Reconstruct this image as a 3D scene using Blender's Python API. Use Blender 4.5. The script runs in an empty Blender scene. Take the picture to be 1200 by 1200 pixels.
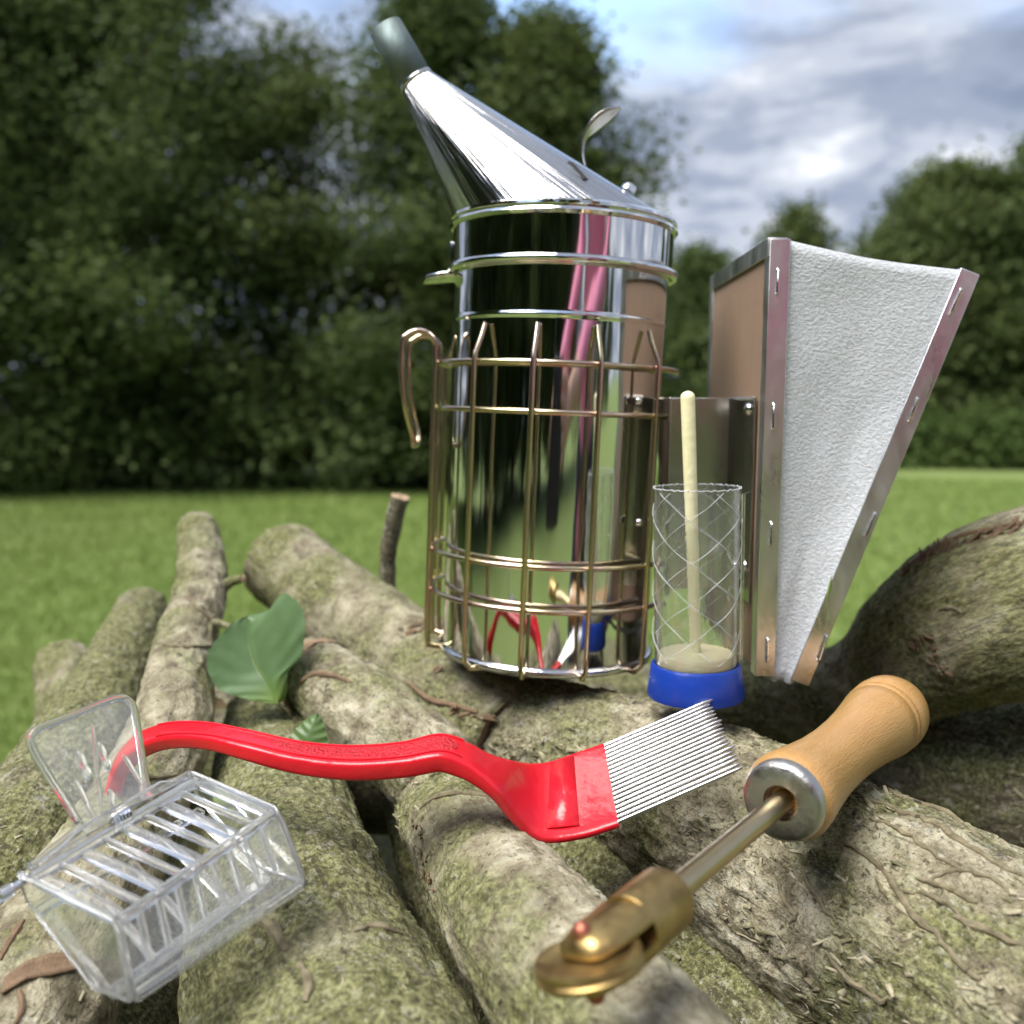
import bpy, bmesh, math, random
import numpy as np
from mathutils import Vector, Matrix, noise
from mathutils.bvhtree import BVHTree

random.seed(7); rng = np.random.default_rng(7)
S = bpy.context.scene
COL = S.collection
R = math.radians
H = 0.90                     # camera height above the lawn
F = 1100.0                   # focal length in photograph pixels (1200 wide)
HORIZON = 480.0
PITCH = math.atan((600.0 - HORIZON) / F)

# ------------------------------------------------------------------ camera
cam = bpy.data.cameras.new('camera')
camo = bpy.data.objects.new('camera', cam); COL.objects.link(camo)
camo.location = (0, 0, H); camo.rotation_euler = (R(90) - PITCH, 0, 0)
cam.sensor_width = 36; cam.lens = 36 * F / 1200
cam.clip_start = 0.02; cam.clip_end = 2000
cam.dof.use_dof = True; cam.dof.focus_distance = 0.325; cam.dof.aperture_fstop = 9.0
S.camera = camo

# ------------------------------------------------------------------ sky, sun, exposure
SUN_EL, SUN_AZ = R(62), R(-128)        # azimuth from +Y towards +X
w = bpy.data.worlds.new('World'); S.world = w; w.use_nodes = True
nt = w.node_tree; nt.nodes.clear()
def wn(t, **k):
    n = nt.nodes.new(t)
    for a, b in k.items(): setattr(n, a, b)
    return n
out = wn('ShaderNodeOutputWorld'); bg = wn('ShaderNodeBackground'); bg.inputs[1].default_value = 0.1
sky = wn('ShaderNodeTexSky', sky_type='NISHITA', sun_disc=False, sun_elevation=SUN_EL, sun_rotation=SUN_AZ)
tc = wn('ShaderNodeTexCoord'); sep = wn('ShaderNodeSeparateXYZ')
nt.links.new(tc.outputs['Generated'], sep.inputs[0])
def wm(op, a, b=None):
    n = wn('ShaderNodeMath', operation=op)
    for i, v in enumerate((a, b)):
        if v is None: continue
        if isinstance(v, (int, float)): n.inputs[i].default_value = v
        else: nt.links.new(v, n.inputs[i])
    return n.outputs[0]
zc = wm('ADD', wm('MAXIMUM', sep.outputs[2], 0.0), 0.16)
cmb = wn('ShaderNodeCombineXYZ')
nt.links.new(wm('DIVIDE', sep.outputs[0], zc), cmb.inputs[0])
nt.links.new(wm('DIVIDE', sep.outputs[1], zc), cmb.inputs[1])
def wnoise(scale, detail, rough, off, dist=0.0):
    m = wn('ShaderNodeMapping'); m.inputs['Location'].default_value = off
    nt.links.new(cmb.outputs[0], m.inputs[0])
    n = wn('ShaderNodeTexNoise'); n.inputs['Scale'].default_value = scale; n.inputs['Detail'].default_value = detail
    n.inputs['Roughness'].default_value = rough; n.inputs['Distortion'].default_value = dist
    nt.links.new(m.outputs[0], n.inputs['Vector']); return n.outputs[0]
def wramp(v, stops):
    r = wn('ShaderNodeValToRGB'); r.color_ramp.interpolation = 'EASE'
    el = r.color_ramp.elements
    while len(el) < len(stops): el.new(0.5)
    for e, (p, c) in zip(el, stops): e.position = p; e.color = (*c, 1)
    nt.links.new(v, r.inputs[0]); return r.outputs[0]
cover = wramp(wnoise(0.42, 6, 0.55, (-0.6, -4.6, 0)), [(0.33, (0, 0, 0)), (0.44, (1, 1, 1))])
shade = wramp(wnoise(1.7, 10, 0.60, (0.8, 1.3, 0), 0.35), [(0.34, (0.55, 0.67, 0.93)), (0.47, (0.78, 0.90, 1.17)), (0.55, (1.22, 1.33, 1.55)), (0.67, (2.3, 2.38, 2.5))])
mix = wn('ShaderNodeMix', data_type='RGBA')
nt.links.new(cover, mix.inputs[0]); nt.links.new(sky.outputs[0], mix.inputs[6]); nt.links.new(shade, mix.inputs[7])
nt.links.new(mix.outputs[2], bg.inputs[0]); nt.links.new(bg.outputs[0], out.inputs[0])

sun = bpy.data.lights.new('sun', 'SUN'); sun.energy = 1.2; sun.angle = R(38); sun.color = (1, 0.95, 0.87)
suno = bpy.data.objects.new('sun', sun); COL.objects.link(suno); suno.location = (0, 0, 20)
sd = Vector((math.sin(SUN_AZ) * math.cos(SUN_EL), math.cos(SUN_AZ) * math.cos(SUN_EL), math.sin(SUN_EL)))
suno.rotation_euler = sd.to_track_quat('Z', 'Y').to_euler()

S.view_settings.view_transform = 'Standard'; S.view_settings.look = 'None'
S.view_settings.exposure = 2.4; S.view_settings.gamma = 1.0; S.view_settings.use_curve_mapping = False
S.render.engine = 'CYCLES'
S.cycles.use_denoising = True; S.cycles.max_bounces = 14; S.cycles.transmission_bounces = 14
S.cycles.transparent_max_bounces = 24; S.cycles.glossy_bounces = 6; S.cycles.diffuse_bounces = 3

# ------------------------------------------------------------------ pixel helpers
FW = Vector((0, math.cos(PITCH), -math.sin(PITCH))); UP = Vector((0, math.sin(PITCH), math.cos(PITCH)))
CAM = Vector((0, 0, H))
def ray(px, py): return Vector((1, 0, 0)) * ((px - 600) / F) + FW - UP * ((py - 600) / F)
def P(px, py, Y):
    r = ray(px, py); return CAM + r * (Y / r.y)
def plane(a, b, c): return a, (b - a).cross(c - a).normalized()
def PP(px, py, pl):
    r = ray(px, py); return CAM + r * ((pl[0] - CAM).dot(pl[1]) / r.dot(pl[1]))

# ------------------------------------------------------------------ mesh builder
def catmull(pts, n):
    pts = [np.array(p, float) for p in pts]
    q = [2 * pts[0] - pts[1]] + pts + [2 * pts[-1] - pts[-2]]
    out = []
    for i in range(1, len(q) - 2):
        for k in range(n):
            t = k / n
            a, b, c, d = q[i - 1], q[i], q[i + 1], q[i + 2]
            out.append(0.5 * (2 * b + (c - a) * t + (2 * a - 5 * b + 4 * c - d) * t * t + (3 * b - a - 3 * c + d) * t ** 3))
    out.append(pts[-1]); return out
def frames(pts, closed=False):
    pts = [Vector(p[:3]) for p in pts]; n = len(pts); T = []
    for i in range(n):
        a = pts[i - 1] if (i > 0 or closed) else pts[0]
        b = pts[(i + 1) % n] if (i < n - 1 or closed) else pts[-1]
        T.append((b - a).normalized())
    u = T[0].orthogonal().normalized(); res = []
    for i in range(n):
        u = (u - T[i] * u.dot(T[i])).normalized()
        res.append((pts[i], T[i], u, T[i].cross(u)))
    return res
class MB:
    def __init__(s): s.v = []; s.f = []
    def add(s, v, f):
        o = len(s.v); s.v += [Vector(p) for p in v]; s.f += [tuple(i + o for i in q) for q in f]; return s
    def tube(s, pts, r, n=10, cap=True, closed=False):
        rs = r if hasattr(r, '__len__') else [r] * len(pts)
        fr = frames(pts, closed); v = []; f = []; m = len(fr)
        for (p, t, a, b), rr in zip(fr, rs):
            for k in range(n):
                an = 2 * math.pi * k / n; v.append(p + (a * math.cos(an) + b * math.sin(an)) * rr)
        for i in range(m if closed else m - 1):
            j = (i + 1) % m
            for k in range(n):
                l = (k + 1) % n; f.append((i * n + k, i * n + l, j * n + l, j * n + k))
        if cap and not closed:
            f.append(tuple(range(n - 1, -1, -1))); f.append(tuple(range((m - 1) * n, m * n)))
        return s.add(v, f)
    def lathe(s, prof, n=64, M=None, cap=True):
        v = []; f = []; m = len(prof)
        for (r, z) in prof:
            for k in range(n):
                a = 2 * math.pi * k / n; p = Vector((r * math.cos(a), r * math.sin(a), z))
                v.append(M @ p if M else p)
        for i in range(m - 1):
            for k in range(n):
                l = (k + 1) % n; f.append((i * n + k, i * n + l, (i + 1) * n + l, (i + 1) * n + k))
        if cap:
            f.append(tuple(range(n - 1, -1, -1))); f.append(tuple(range((m - 1) * n, m * n)))
        return s.add(v, f)
    def ring(s, prof, n=64, M=None):               # closed profile
        v = []; f = []; m = len(prof)
        for (r, z) in prof:
            for k in range(n):
                a = 2 * math.pi * k / n; p = Vector((r * math.cos(a), r * math.sin(a), z))
                v.append(M @ p if M else p)
        for i in range(m):
            j = (i + 1) % m
            for k in range(n):
                l = (k + 1) % n; f.append((i * n + k, i * n + l, j * n + l, j * n + k))
        return s.add(v, f)
    def prism(s, poly, d):                          # poly: list of Vectors, d: thickness vector
        n = len(poly); v = [Vector(p) for p in poly] + [Vector(p) + d for p in poly]
        f = [tuple(range(n)), tuple(range(2 * n - 1, n - 1, -1))]
        f += [(i, n + i, n + (i + 1) % n, (i + 1) % n) for i in range(n)]
        return s.add(v, f)
    def bar(s, a, b, wv, hv):                       # box from a to b with half-width / half-height vectors
        a, b = Vector(a), Vector(b)
        v = [p + wv * x + hv * y for p in (a, b) for x, y in ((-1, -1), (1, -1), (1, 1), (-1, 1))]
        return s.add(v, [(0, 1, 2, 3), (7, 6, 5, 4), (0, 4, 5, 1), (1, 5, 6, 2), (2, 6, 7, 3), (3, 7, 4, 0)])
    def grid(s, rows):
        m = len(rows); n = len(rows[0])
        return s.add([p for r in rows for p in r], [(i * n + j, i * n + j + 1, (i + 1) * n + j + 1, (i + 1) * n + j) for i in range(m - 1) for j in range(n - 1)])
    def build(s, name, mat, parent=None, smooth=40, bevel=0, solid=0, world=False, seg=2):
        v = s.v
        if parent is not None and world:
            inv = MW[parent.name].inverted(); v = [inv @ p for p in v]
        me = bpy.data.meshes.new(name); me.from_pydata(v, [], s.f); me.update()
        bm = bmesh.new(); bm.from_mesh(me); bmesh.ops.recalc_face_normals(bm, faces=bm.faces); bm.to_mesh(me); bm.free()
        if smooth:
            me.shade_smooth(); me.set_sharp_from_angle(angle=R(smooth))
        else: me.shade_flat()
        me.materials.append(mat)
        o = bpy.data.objects.new(name, me); COL.objects.link(o)
        if parent is not None: o.parent = parent
        if solid:
            m = o.modifiers.new('s', 'SOLIDIFY'); m.thickness = solid; m.offset = 0
        if bevel:
            m = o.modifiers.new('b', 'BEVEL'); m.width = bevel; m.segments = seg; m.limit_method = 'ANGLE'; m.angle_limit = R(35); m.harden_normals = False
        return o
MW = {}
def tag(o, label=None, cat=None, group=None, kind=None):
    for k, x in (('label', label), ('category', cat), ('group', group), ('kind', kind)):
        if x: o[k] = x
    return o
def thing(name, label, cat, M=None, group=None):
    o = bpy.data.objects.new(name, None); COL.objects.link(o); o.empty_display_size = 0.02
    M = M or Matrix(); o.matrix_world = M; MW[o.name] = M.copy()
    return tag(o, label, cat, group)

# ------------------------------------------------------------------ materials
class NT:
    def __init__(s, name):
        s.m = bpy.data.materials.new(name); s.m.use_nodes = True; s.t = s.m.node_tree
        s.b = s.t.nodes['Principled BSDF']; s.o = s.t.nodes['Material Output']
    def n(s, t, **k):
        n = s.t.nodes.new(t)
        for a, b in k.items(): setattr(n, a, b)
        return n
    def l(s, a, b): s.t.links.new(a, b)
    def set(s, **k):
        for a, x in k.items():
            i = s.b.inputs[a.replace('_', ' ')]
            if hasattr(x, 'links') or isinstance(x, bpy.types.NodeSocket): s.l(x, i)
            else: i.default_value = (*x, 1) if isinstance(x, tuple) and len(x) == 3 else x
        return s
    def coord(s, kind='Object', scale=(1, 1, 1), loc=(0, 0, 0), attr=None):
        if attr: src = s.n('ShaderNodeAttribute', attribute_name=attr).outputs['Vector']
        else: src = s.n('ShaderNodeTexCoord').outputs[kind]
        m = s.n('ShaderNodeMapping'); m.inputs['Scale'].default_value = scale; m.inputs['Location'].default_value = loc
        s.l(src, m.inputs[0]); return m.outputs[0]
    def noise(s, vec, scale, detail=4, rough=0.5, dist=0):
        n = s.n('ShaderNodeTexNoise'); s.l(vec, n.inputs['Vector']); n.inputs['Scale'].default_value = scale
        n.inputs['Detail'].default_value = detail; n.inputs['Roughness'].default_value = rough; n.inputs['Distortion'].default_value = dist
        return n.outputs[0]
    def voro(s, vec, scale, feature='F1', out='Distance'):
        n = s.n('ShaderNodeTexVoronoi', feature=feature); s.l(vec, n.inputs['Vector']); n.inputs['Scale'].default_value = scale
        return n.outputs[out]
    def ramp(s, v, stops, interp='LINEAR'):
        r = s.n('ShaderNodeValToRGB'); r.color_ramp.interpolation = interp; el = r.color_ramp.elements
        while len(el) < len(stops): el.new(0.5)
        for e, (p, c) in zip(el, stops):
            e.position = p; e.color = (*c, 1) if isinstance(c, tuple) else (c, c, c, 1)
        s.l(v, r.inputs[0]); return r.outputs[0]
    def mix(s, f, a, b, bt='MIX'):
        n = s.n('ShaderNodeMix', data_type='RGBA', blend_type=bt)
        for i, x in ((0, f), (6, a), (7, b)):
            if isinstance(x, bpy.types.NodeSocket): s.l(x, n.inputs[i])
            else: n.inputs[i].default_value = (*x, 1) if isinstance(x, tuple) else x
        return n.outputs[2]
    def math(s, op, a, b=None):
        n = s.n('ShaderNodeMath', operation=op)
        for i, x in enumerate((a, b)):
            if x is None: continue
            if isinstance(x, bpy.types.NodeSocket): s.l(x, n.inputs[i])
            else: n.inputs[i].default_value = x
        return n.outputs[0]
    def bump(s, h, dist=0.001, strength=1.0, prev=None):
        n = s.n('ShaderNodeBump'); n.inputs['Distance'].default_value = dist; n.inputs['Strength'].default_value = strength
        s.l(h, n.inputs['Height'])
        if prev: s.l(prev, n.inputs['Normal'])
        return n.outputs[0]

def m_metal(name, col, rough, streak=None, bumpd=0.0, bscale=(60, 60, 60), rvar=0.0):
    t = NT(name); v = t.coord(scale=bscale); n = t.noise(v, 1.0, 3, 0.6)
    t.set(Metallic=1.0, Base_Color=col, Roughness=rough)
    if rvar: t.set(Roughness=t.ramp(n, [(0.3, rough), (0.75, rough + rvar)]))
    if bumpd: t.set(Normal=t.bump(n, bumpd))
    return t.m
STEEL = m_metal('polished steel', (0.70, 0.70, 0.70), 0.035, bumpd=0.0010, bscale=(26, 26, 5), rvar=0.05)
def m_cone():
    t = NT('spun steel'); v = t.coord(attr='cone', scale=(1, 1, 0.03)); a = t.noise(v, 5, 3, 0.6); b = t.noise(v, 24, 3, 0.6)
    h = t.math('ADD', a, t.math('MULTIPLY', b, 0.25))
    t.set(Metallic=1.0, Base_Color=(0.52, 0.52, 0.53), Roughness=t.ramp(b, [(0.3, 0.10), (0.7, 0.24)]), Normal=t.bump(h, 0.0016)); return t.m
CONE = m_cone()
PLATE = m_metal('bracket steel', (0.42, 0.41, 0.38), 0.16, bumpd=0.0005, bscale=(30, 30, 30), rvar=0.15)
TRIM = m_metal('tinplate', (0.74, 0.75, 0.76), 0.24, bumpd=0.0006, bscale=(90, 90, 40), rvar=0.2)
CHROME = m_metal('bright metal', (0.72, 0.72, 0.73), 0.14, bumpd=0.0002, bscale=(300, 300, 300))
TINE = m_metal('tine steel', (0.62, 0.62, 0.63), 0.22)
NOZ = m_metal('dull grey nozzle', (0.15, 0.19, 0.19), 0.55, bumpd=0.0004, bscale=(200, 200, 60), rvar=0.2)
def m_zinc():
    t = NT('yellow zinc'); v = t.coord(scale=(1, 1, 1)); n = t.noise(v, 26, 3, 0.6)
    t.set(Metallic=1.0, Roughness=0.24, Base_Color=t.ramp(n, [(0.3, (0.46, 0.41, 0.22)), (0.46, (0.58, 0.50, 0.32)), (0.56, (0.55, 0.41, 0.34)), (0.70, (0.47, 0.49, 0.29))]))
    return t.m
ZINC = m_zinc()
def m_brass():
    t = NT('brass'); v = t.coord(); n = t.noise(v, 180, 4, 0.6)
    t.set(Metallic=1.0, Roughness=t.ramp(n, [(0.3, 0.34), (0.7, 0.5)]), Base_Color=t.ramp(n, [(0.3, (0.33, 0.225, 0.085)), (0.7, (0.48, 0.35, 0.15))]))
    return t.m
BRASS = m_brass()
COPPER = m_metal('copper', (0.42, 0.15, 0.10), 0.5)
def m_rod():
    t = NT('zinc rod'); v = t.coord(); n = t.noise(v, 90, 4, 0.6)
    t.set(Metallic=1.0, Roughness=0.3, Base_Color=t.ramp(n, [(0.3, (0.44, 0.37, 0.19)), (0.55, (0.50, 0.39, 0.24)), (0.7, (0.42, 0.41, 0.22))]))
    return t.m
RODM = m_rod()
def m_plastic(name, col, rough=0.3, sss=0.0, bumpd=0.0, bs=300, coat=0.0):
    t = NT(name); t.set(Base_Color=col, Roughness=rough, Coat_Weight=coat, Coat_Roughness=0.1)
    if sss: t.set(Subsurface_Weight=sss, Subsurface_Radius=(0.004, 0.002, 0.001), Subsurface_Scale=1.0)
    if bumpd: t.set(Normal=t.bump(t.noise(t.coord(), bs, 3, 0.5), bumpd))
    return t.m
def m_clear_thread():
    t = NT('clear thread'); t.set(Base_Color=(0.82, 0.85, 0.88), Roughness=0.25, Transmission_Weight=0.55, IOR=1.3); return t.m
RED = m_plastic('red plastic', (0.60, 0.010, 0.022), 0.26, bumpd=0.0004, bs=160)
GRIP = m_plastic('red grip', (0.58, 0.012, 0.025), 0.34, bumpd=0.0022, bs=900)
BLUE = m_plastic('blue plastic', (0.008, 0.040, 0.30), 0.32, bumpd=0.0003, bs=200)
CREAM = m_plastic('cream plastic', (0.84, 0.80, 0.50), 0.4, bumpd=0.0003, bs=300)
FOAM = m_plastic('foam pad', (0.55, 0.48, 0.33), 0.9, bumpd=0.002, bs=1500)
THREAD = m_clear_thread()
def m_clear(name, rough, col):
    t = NT(name); t.set(Base_Color=col, Transmission_Weight=0.935, Roughness=rough, IOR=1.46)
    return t.m
CLEAR = m_clear('clear plastic', 0.03, (0.97, 0.98, 0.99))
def m_film():
    t = NT('clear tube film'); t.set(Base_Color=(0.98, 0.99, 1.0), Transmission_Weight=0.975, Roughness=0.03, IOR=1.52)
    n = t.noise(t.coord(scale=(1, 1, 0.35)), 260, 3, 0.6); t.set(Normal=t.bump(n, 0.00012))
    return t.m
FILM = m_film()
def m_wood(name, c0, c1, rough, axis=(12, 12, 1.2), sc=26, coat=0.0):
    t = NT(name); v = t.coord(scale=axis); n = t.noise(v, sc, 6, 0.6, 0.6); f = t.noise(v, sc * 7, 3, 0.6)
    c = t.mix(0.35, t.ramp(n, [(0.3, c0), (0.7, c1)]), t.ramp(f, [(0.3, c0), (0.7, c1)]))
    t.set(Base_Color=c, Roughness=rough, Coat_Weight=coat, Coat_Roughness=0.25, Normal=t.bump(f, 0.0004))
    return t.m
HANDLE = m_wood('varnished beech', (0.38, 0.200, 0.056), (0.49, 0.280, 0.096), 0.34, coat=0.45)
BOARD = m_wood('pale brown plywood', (0.27, 0.180, 0.125), (0.36, 0.245, 0.172), 0.55, axis=(10, 10, 1.4), sc=30)
CUT = m_wood('cut wood', (0.26, 0.175, 0.10), (0.46, 0.35, 0.23), 0.85, axis=(2, 2, 2), sc=60)
TORN = m_wood('torn inner bark', (0.11, 0.070, 0.038), (0.25, 0.165, 0.100), 0.85, axis=(4, 4, 4), sc=60)
def m_leather():
    t = NT('white suede'); v = t.coord(scale=(1, 1, 1.25)); a = t.noise(v, 640, 4, 0.6, 0.4); b = t.noise(v, 1500, 3, 0.6); c = t.noise(v, 24, 3, 0.5)
    h = t.math('ADD', t.ramp(a, [(0.36, 0.0), (0.62, 1.0)]), t.math('MULTIPLY', b, 0.45))
    t.set(Base_Color=t.mix(t.ramp(a, [(0.3, 0.0), (0.65, 1.0)]), (0.47, 0.50, 0.535), t.mix(t.ramp(c, [(0.4, 0.0), (0.6, 1.0)]), (0.63, 0.665, 0.705), (0.57, 0.605, 0.645))),
          Roughness=0.95, Sheen_Weight=0.25, Normal=t.bump(h, 0.00034, 0.7))
    return t.m
LEATHER = m_leather()
_bark = {}
def m_bark(moss=0.5, tone=1.0, seed=0.0, lent=1.0, crust=1.0):
    key = (moss, tone, seed, lent, crust)
    if key in _bark: return _bark[key]
    t = NT('bark'); v = t.coord(attr='bark', loc=(seed * 3.1, seed, -seed))
    big = t.noise(v, 22, 5, 0.6, 0.4); mid = t.noise(v, 85, 6, 0.65, 0.5); fine = t.noise(v, 420, 5, 0.65); pit = t.noise(v, 900, 3, 0.6)
    vl = t.coord(attr='bark', scale=(150, 26, 26), loc=(seed, 0, 0)); ln = t.noise(vl, 1.0, 4, 0.6, 0.4)
    vr = t.coord(attr='bark', scale=(26, 190, 190), loc=(seed, 3, 0)); fib = t.noise(vr, 1.0, 5, 0.65, 1.0)
    k = tone
    base = t.ramp(mid, [(0.36, (0.150 * k, 0.130 * k, 0.085 * k)), (0.46, (0.265 * k, 0.235 * k, 0.155 * k)), (0.54, (0.38 * k, 0.345 * k, 0.240 * k)), (0.64, (0.52 * k, 0.485 * k, 0.37 * k))])
    lm = t.ramp(ln, [(0.60, 0.0), (0.68, 1.0)])
    base = t.mix(t.math('MULTIPLY', lm, 0.45 * lent), base, (0.20 * k, 0.15 * k, 0.10 * k))
    ms = t.math('ADD', t.math('MULTIPLY', big, 0.75), t.math('MULTIPLY', mid, 0.30))
    lo = 0.66 - 0.30 * moss
    mm = t.ramp(ms, [(lo, 0.0), (lo + 0.11, 1.0)])
    mossc = t.ramp(fine, [(0.38, (0.042, 0.048, 0.012)), (0.5, (0.138, 0.148, 0.048)), (0.62, (0.270, 0.275, 0.120))])
    c = t.mix(t.math('MULTIPLY', mm, 0.85), base, mossc)
    crk = t.ramp(fib, [(0.36, 1.0), (0.43, 0.0)]); c = t.mix(t.math('MULTIPLY', crk, 0.7 * crust), c, (0.045, 0.038, 0.022))
    spk = t.noise(t.coord(attr='bark', loc=(3 + seed, 4, 1)), 620, 4, 0.75); c = t.mix(t.ramp(spk, [(0.38, 0.75 * crust), (0.46, 0.0)]), c, (0.05, 0.045, 0.025)); c = t.mix(t.ramp(spk, [(0.55, 0.0), (0.64, 0.5 * crust)]), c, (0.50, 0.48, 0.38))
    lich = t.ramp(t.noise(t.coord(attr='bark', loc=(9 + seed, 2, 5)), 130, 5, 0.7), [(0.595, 0.0), (0.63, 1.0)])
    c = t.mix(t.math('MULTIPLY', lich, 0.5 * crust), c, (0.46, 0.46, 0.39))
    dk = t.ramp(t.noise(t.coord(attr='bark', loc=(1 + seed, 7, 5)), 260, 4, 0.7), [(0.60, 0.0), (0.65, 1.0)])
    c = t.mix(t.math('MULTIPLY', dk, 0.75), c, (0.030, 0.024, 0.016))
    h1 = t.math('ADD', t.math('MULTIPLY', mid, 1.0), t.math('MULTIPLY', lm, 0.35 * lent))
    b = t.bump(h1, 0.0028, 0.8)
    b = t.bump(t.math('ADD', fib, t.math('MULTIPLY', fine, 0.9)), 0.0013, 1.0, b)
    b = t.bump(pit, 0.0006, 0.9, b)
    t.set(Base_Color=c, Roughness=0.92, Normal=b, Specular_IOR_Level=0.25)
    _bark[key] = t.m; return t.m
def m_flake():
    t = NT('bark flake'); n = t.noise(t.coord(), 160, 4, 0.6)
    t.set(Base_Color=t.ramp(n, [(0.36, (0.085, 0.085, 0.035)), (0.48, (0.20, 0.185, 0.105)), (0.60, (0.40, 0.36, 0.25))]), Roughness=0.95); return t.m
FLAKE = m_flake()
def m_vine():
    t = NT('ivy stem'); n = t.noise(t.coord(), 240, 4, 0.6)
    t.set(Base_Color=t.ramp(n, [(0.3, (0.10, 0.085, 0.048)), (0.7, (0.25, 0.215, 0.135))]), Roughness=0.9, Normal=t.bump(n, 0.001)); return t.m
VINE = m_vine()
def m_leaf(name, c0, c1, rough=0.75, trans=0.38, scale=1.2):
    t = NT(name); n = t.noise(t.coord(), scale, 3, 0.6); n2 = t.noise(t.coord(), scale * 9, 2, 0.5)
    c = t.mix(t.ramp(n2, [(0.35, 0.0), (0.65, 0.5)]), t.ramp(n, [(0.35, c0), (0.65, c1)]), c1)
    t.set(Base_Color=c, Roughness=rough, Specular_IOR_Level=0.2)
    tr = t.n('ShaderNodeBsdfTranslucent'); t.l(c, tr.inputs[0]); mx = t.n('ShaderNodeMixShader'); mx.inputs[0].default_value = trans
    t.l(t.b.outputs[0], mx.inputs[1]); t.l(tr.outputs[0], mx.inputs[2]); t.l(mx.outputs[0], t.o.inputs[0])
    return t.m
LEAFA = m_leaf('hazel foliage', (0.056, 0.084, 0.028), (0.108, 0.148, 0.046))
LEAFB = m_leaf('olive foliage', (0.064, 0.088, 0.028), (0.120, 0.154, 0.048))
LEAFC = m_leaf('undergrowth foliage', (0.060, 0.105, 0.026), (0.11, 0.16, 0.045))
TRUNK = m_plastic('tree bark', (0.075, 0.062, 0.045), 0.95, bumpd=0.01, bs=30)
def m_lawn():
    t = NT('mown lawn'); v = t.coord(); a = t.noise(v, 0.35, 4, 0.6); b = t.noise(v, 14, 5, 0.7); c = t.noise(t.coord(scale=(0.6, 3.0, 1)), 1.0, 4, 0.6)
    col = t.mix(t.ramp(b, [(0.3, 0.0), (0.7, 1.0)]), (0.100, 0.155, 0.032), (0.175, 0.235, 0.056))
    col = t.mix(t.ramp(c, [(0.42, 0.0), (0.62, 0.75)]), col, (0.135, 0.200, 0.042))
    col = t.mix(t.ramp(a, [(0.4, 0.0), (0.65, 0.55)]), col, (0.170, 0.205, 0.064))
    t.set(Base_Color=col, Roughness=0.95, Normal=t.bump(b, 0.02)); return t.m
LAWN = m_lawn()
BLADE = m_leaf('grass', (0.160, 0.235, 0.048), (0.245, 0.325, 0.088), 0.6, 0.3, 2.0)

# ------------------------------------------------------------------ ground
g = MB().grid([[Vector((x, y, 0)) for x in np.linspace(-400, 400, 21)] for y in np.linspace(-400, 400, 21)])
tag(g.build('lawn', LAWN), kind='structure')
def grass():
    n = 330000
    d = 0.9 + 12.5 * rng.random(n) ** 1.5; a = (rng.random(n) - 0.5) * 2.9
    x = d * np.sin(a); y = d * np.cos(a)
    h = rng.uniform(0.022, 0.05, n); wd = rng.uniform(0.002, 0.0035, n) * (0.7 + d * 0.25); th = rng.random(n) * 6.283
    lx = rng.normal(0, 0.018, n); ly = rng.normal(0, 0.018, n)
    v = np.empty((n, 3, 3)); v[:, 0] = np.stack([x - wd * np.cos(th), y - wd * np.sin(th), np.zeros(n)], 1)
    v[:, 1] = np.stack([x + wd * np.cos(th), y + wd * np.sin(th), np.zeros(n)], 1); v[:, 2] = np.stack([x + lx, y + ly, h], 1)
    me = bpy.data.meshes.new('lawn_grass'); me.vertices.add(n * 3); me.vertices.foreach_set('co', v.ravel())
    me.loops.add(n * 3); me.loops.foreach_set('vertex_index', np.arange(n * 3)); me.polygons.add(n); me.polygons.foreach_set('loop_start', np.arange(n) * 3)
    me.update(); me.validate(); me.materials.append(BLADE)
    o = bpy.data.objects.new('lawn_grass', me); COL.objects.link(o)
    tag(o, 'short mown green grass of the lawn', 'grass', kind='stuff')
grass()

# ------------------------------------------------------------------ trees
def leaves_mesh(name, cents, per, spread, size, mat, seed):
    r = np.random.default_rng(seed); c = np.repeat(np.array(cents), per, 0); n = len(c)
    sp = np.array(spread); p = c + r.normal(0, 1, (n, 3)) * sp
    p[:, 2] = np.maximum(p[:, 2], 0.03)
    a = r.normal(0, 1, (n, 3)); a[:, 2] *= 0.6; a /= np.linalg.norm(a, axis=1)[:, None]
    nr = r.normal(0, 0.62, (n, 3)) + np.array([0, 0, 0.75]); a = np.cross(nr, r.normal(0, 1, (n, 3))); a /= np.linalg.norm(a, axis=1)[:, None]; b = np.cross(nr, a); b /= np.linalg.norm(b, axis=1)[:, None]
    L = (size * r.uniform(0.6, 1.25, n))[:, None]; W = L * 0.42
    v = np.stack([p - a * L * 0.5, p + b * W, p + a * L * 0.55, p - b * W], 1)
    me = bpy.data.meshes.new(name); me.vertices.add(n * 4); me.vertices.foreach_set('co', v.ravel())
    me.loops.add(n * 4); me.loops.foreach_set('vertex_index', np.arange(n * 4)); me.polygons.add(n); me.polygons.foreach_set('loop_start', np.arange(n) * 4)
    me.update(); me.validate(); me.materials.append(mat); return me
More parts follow.
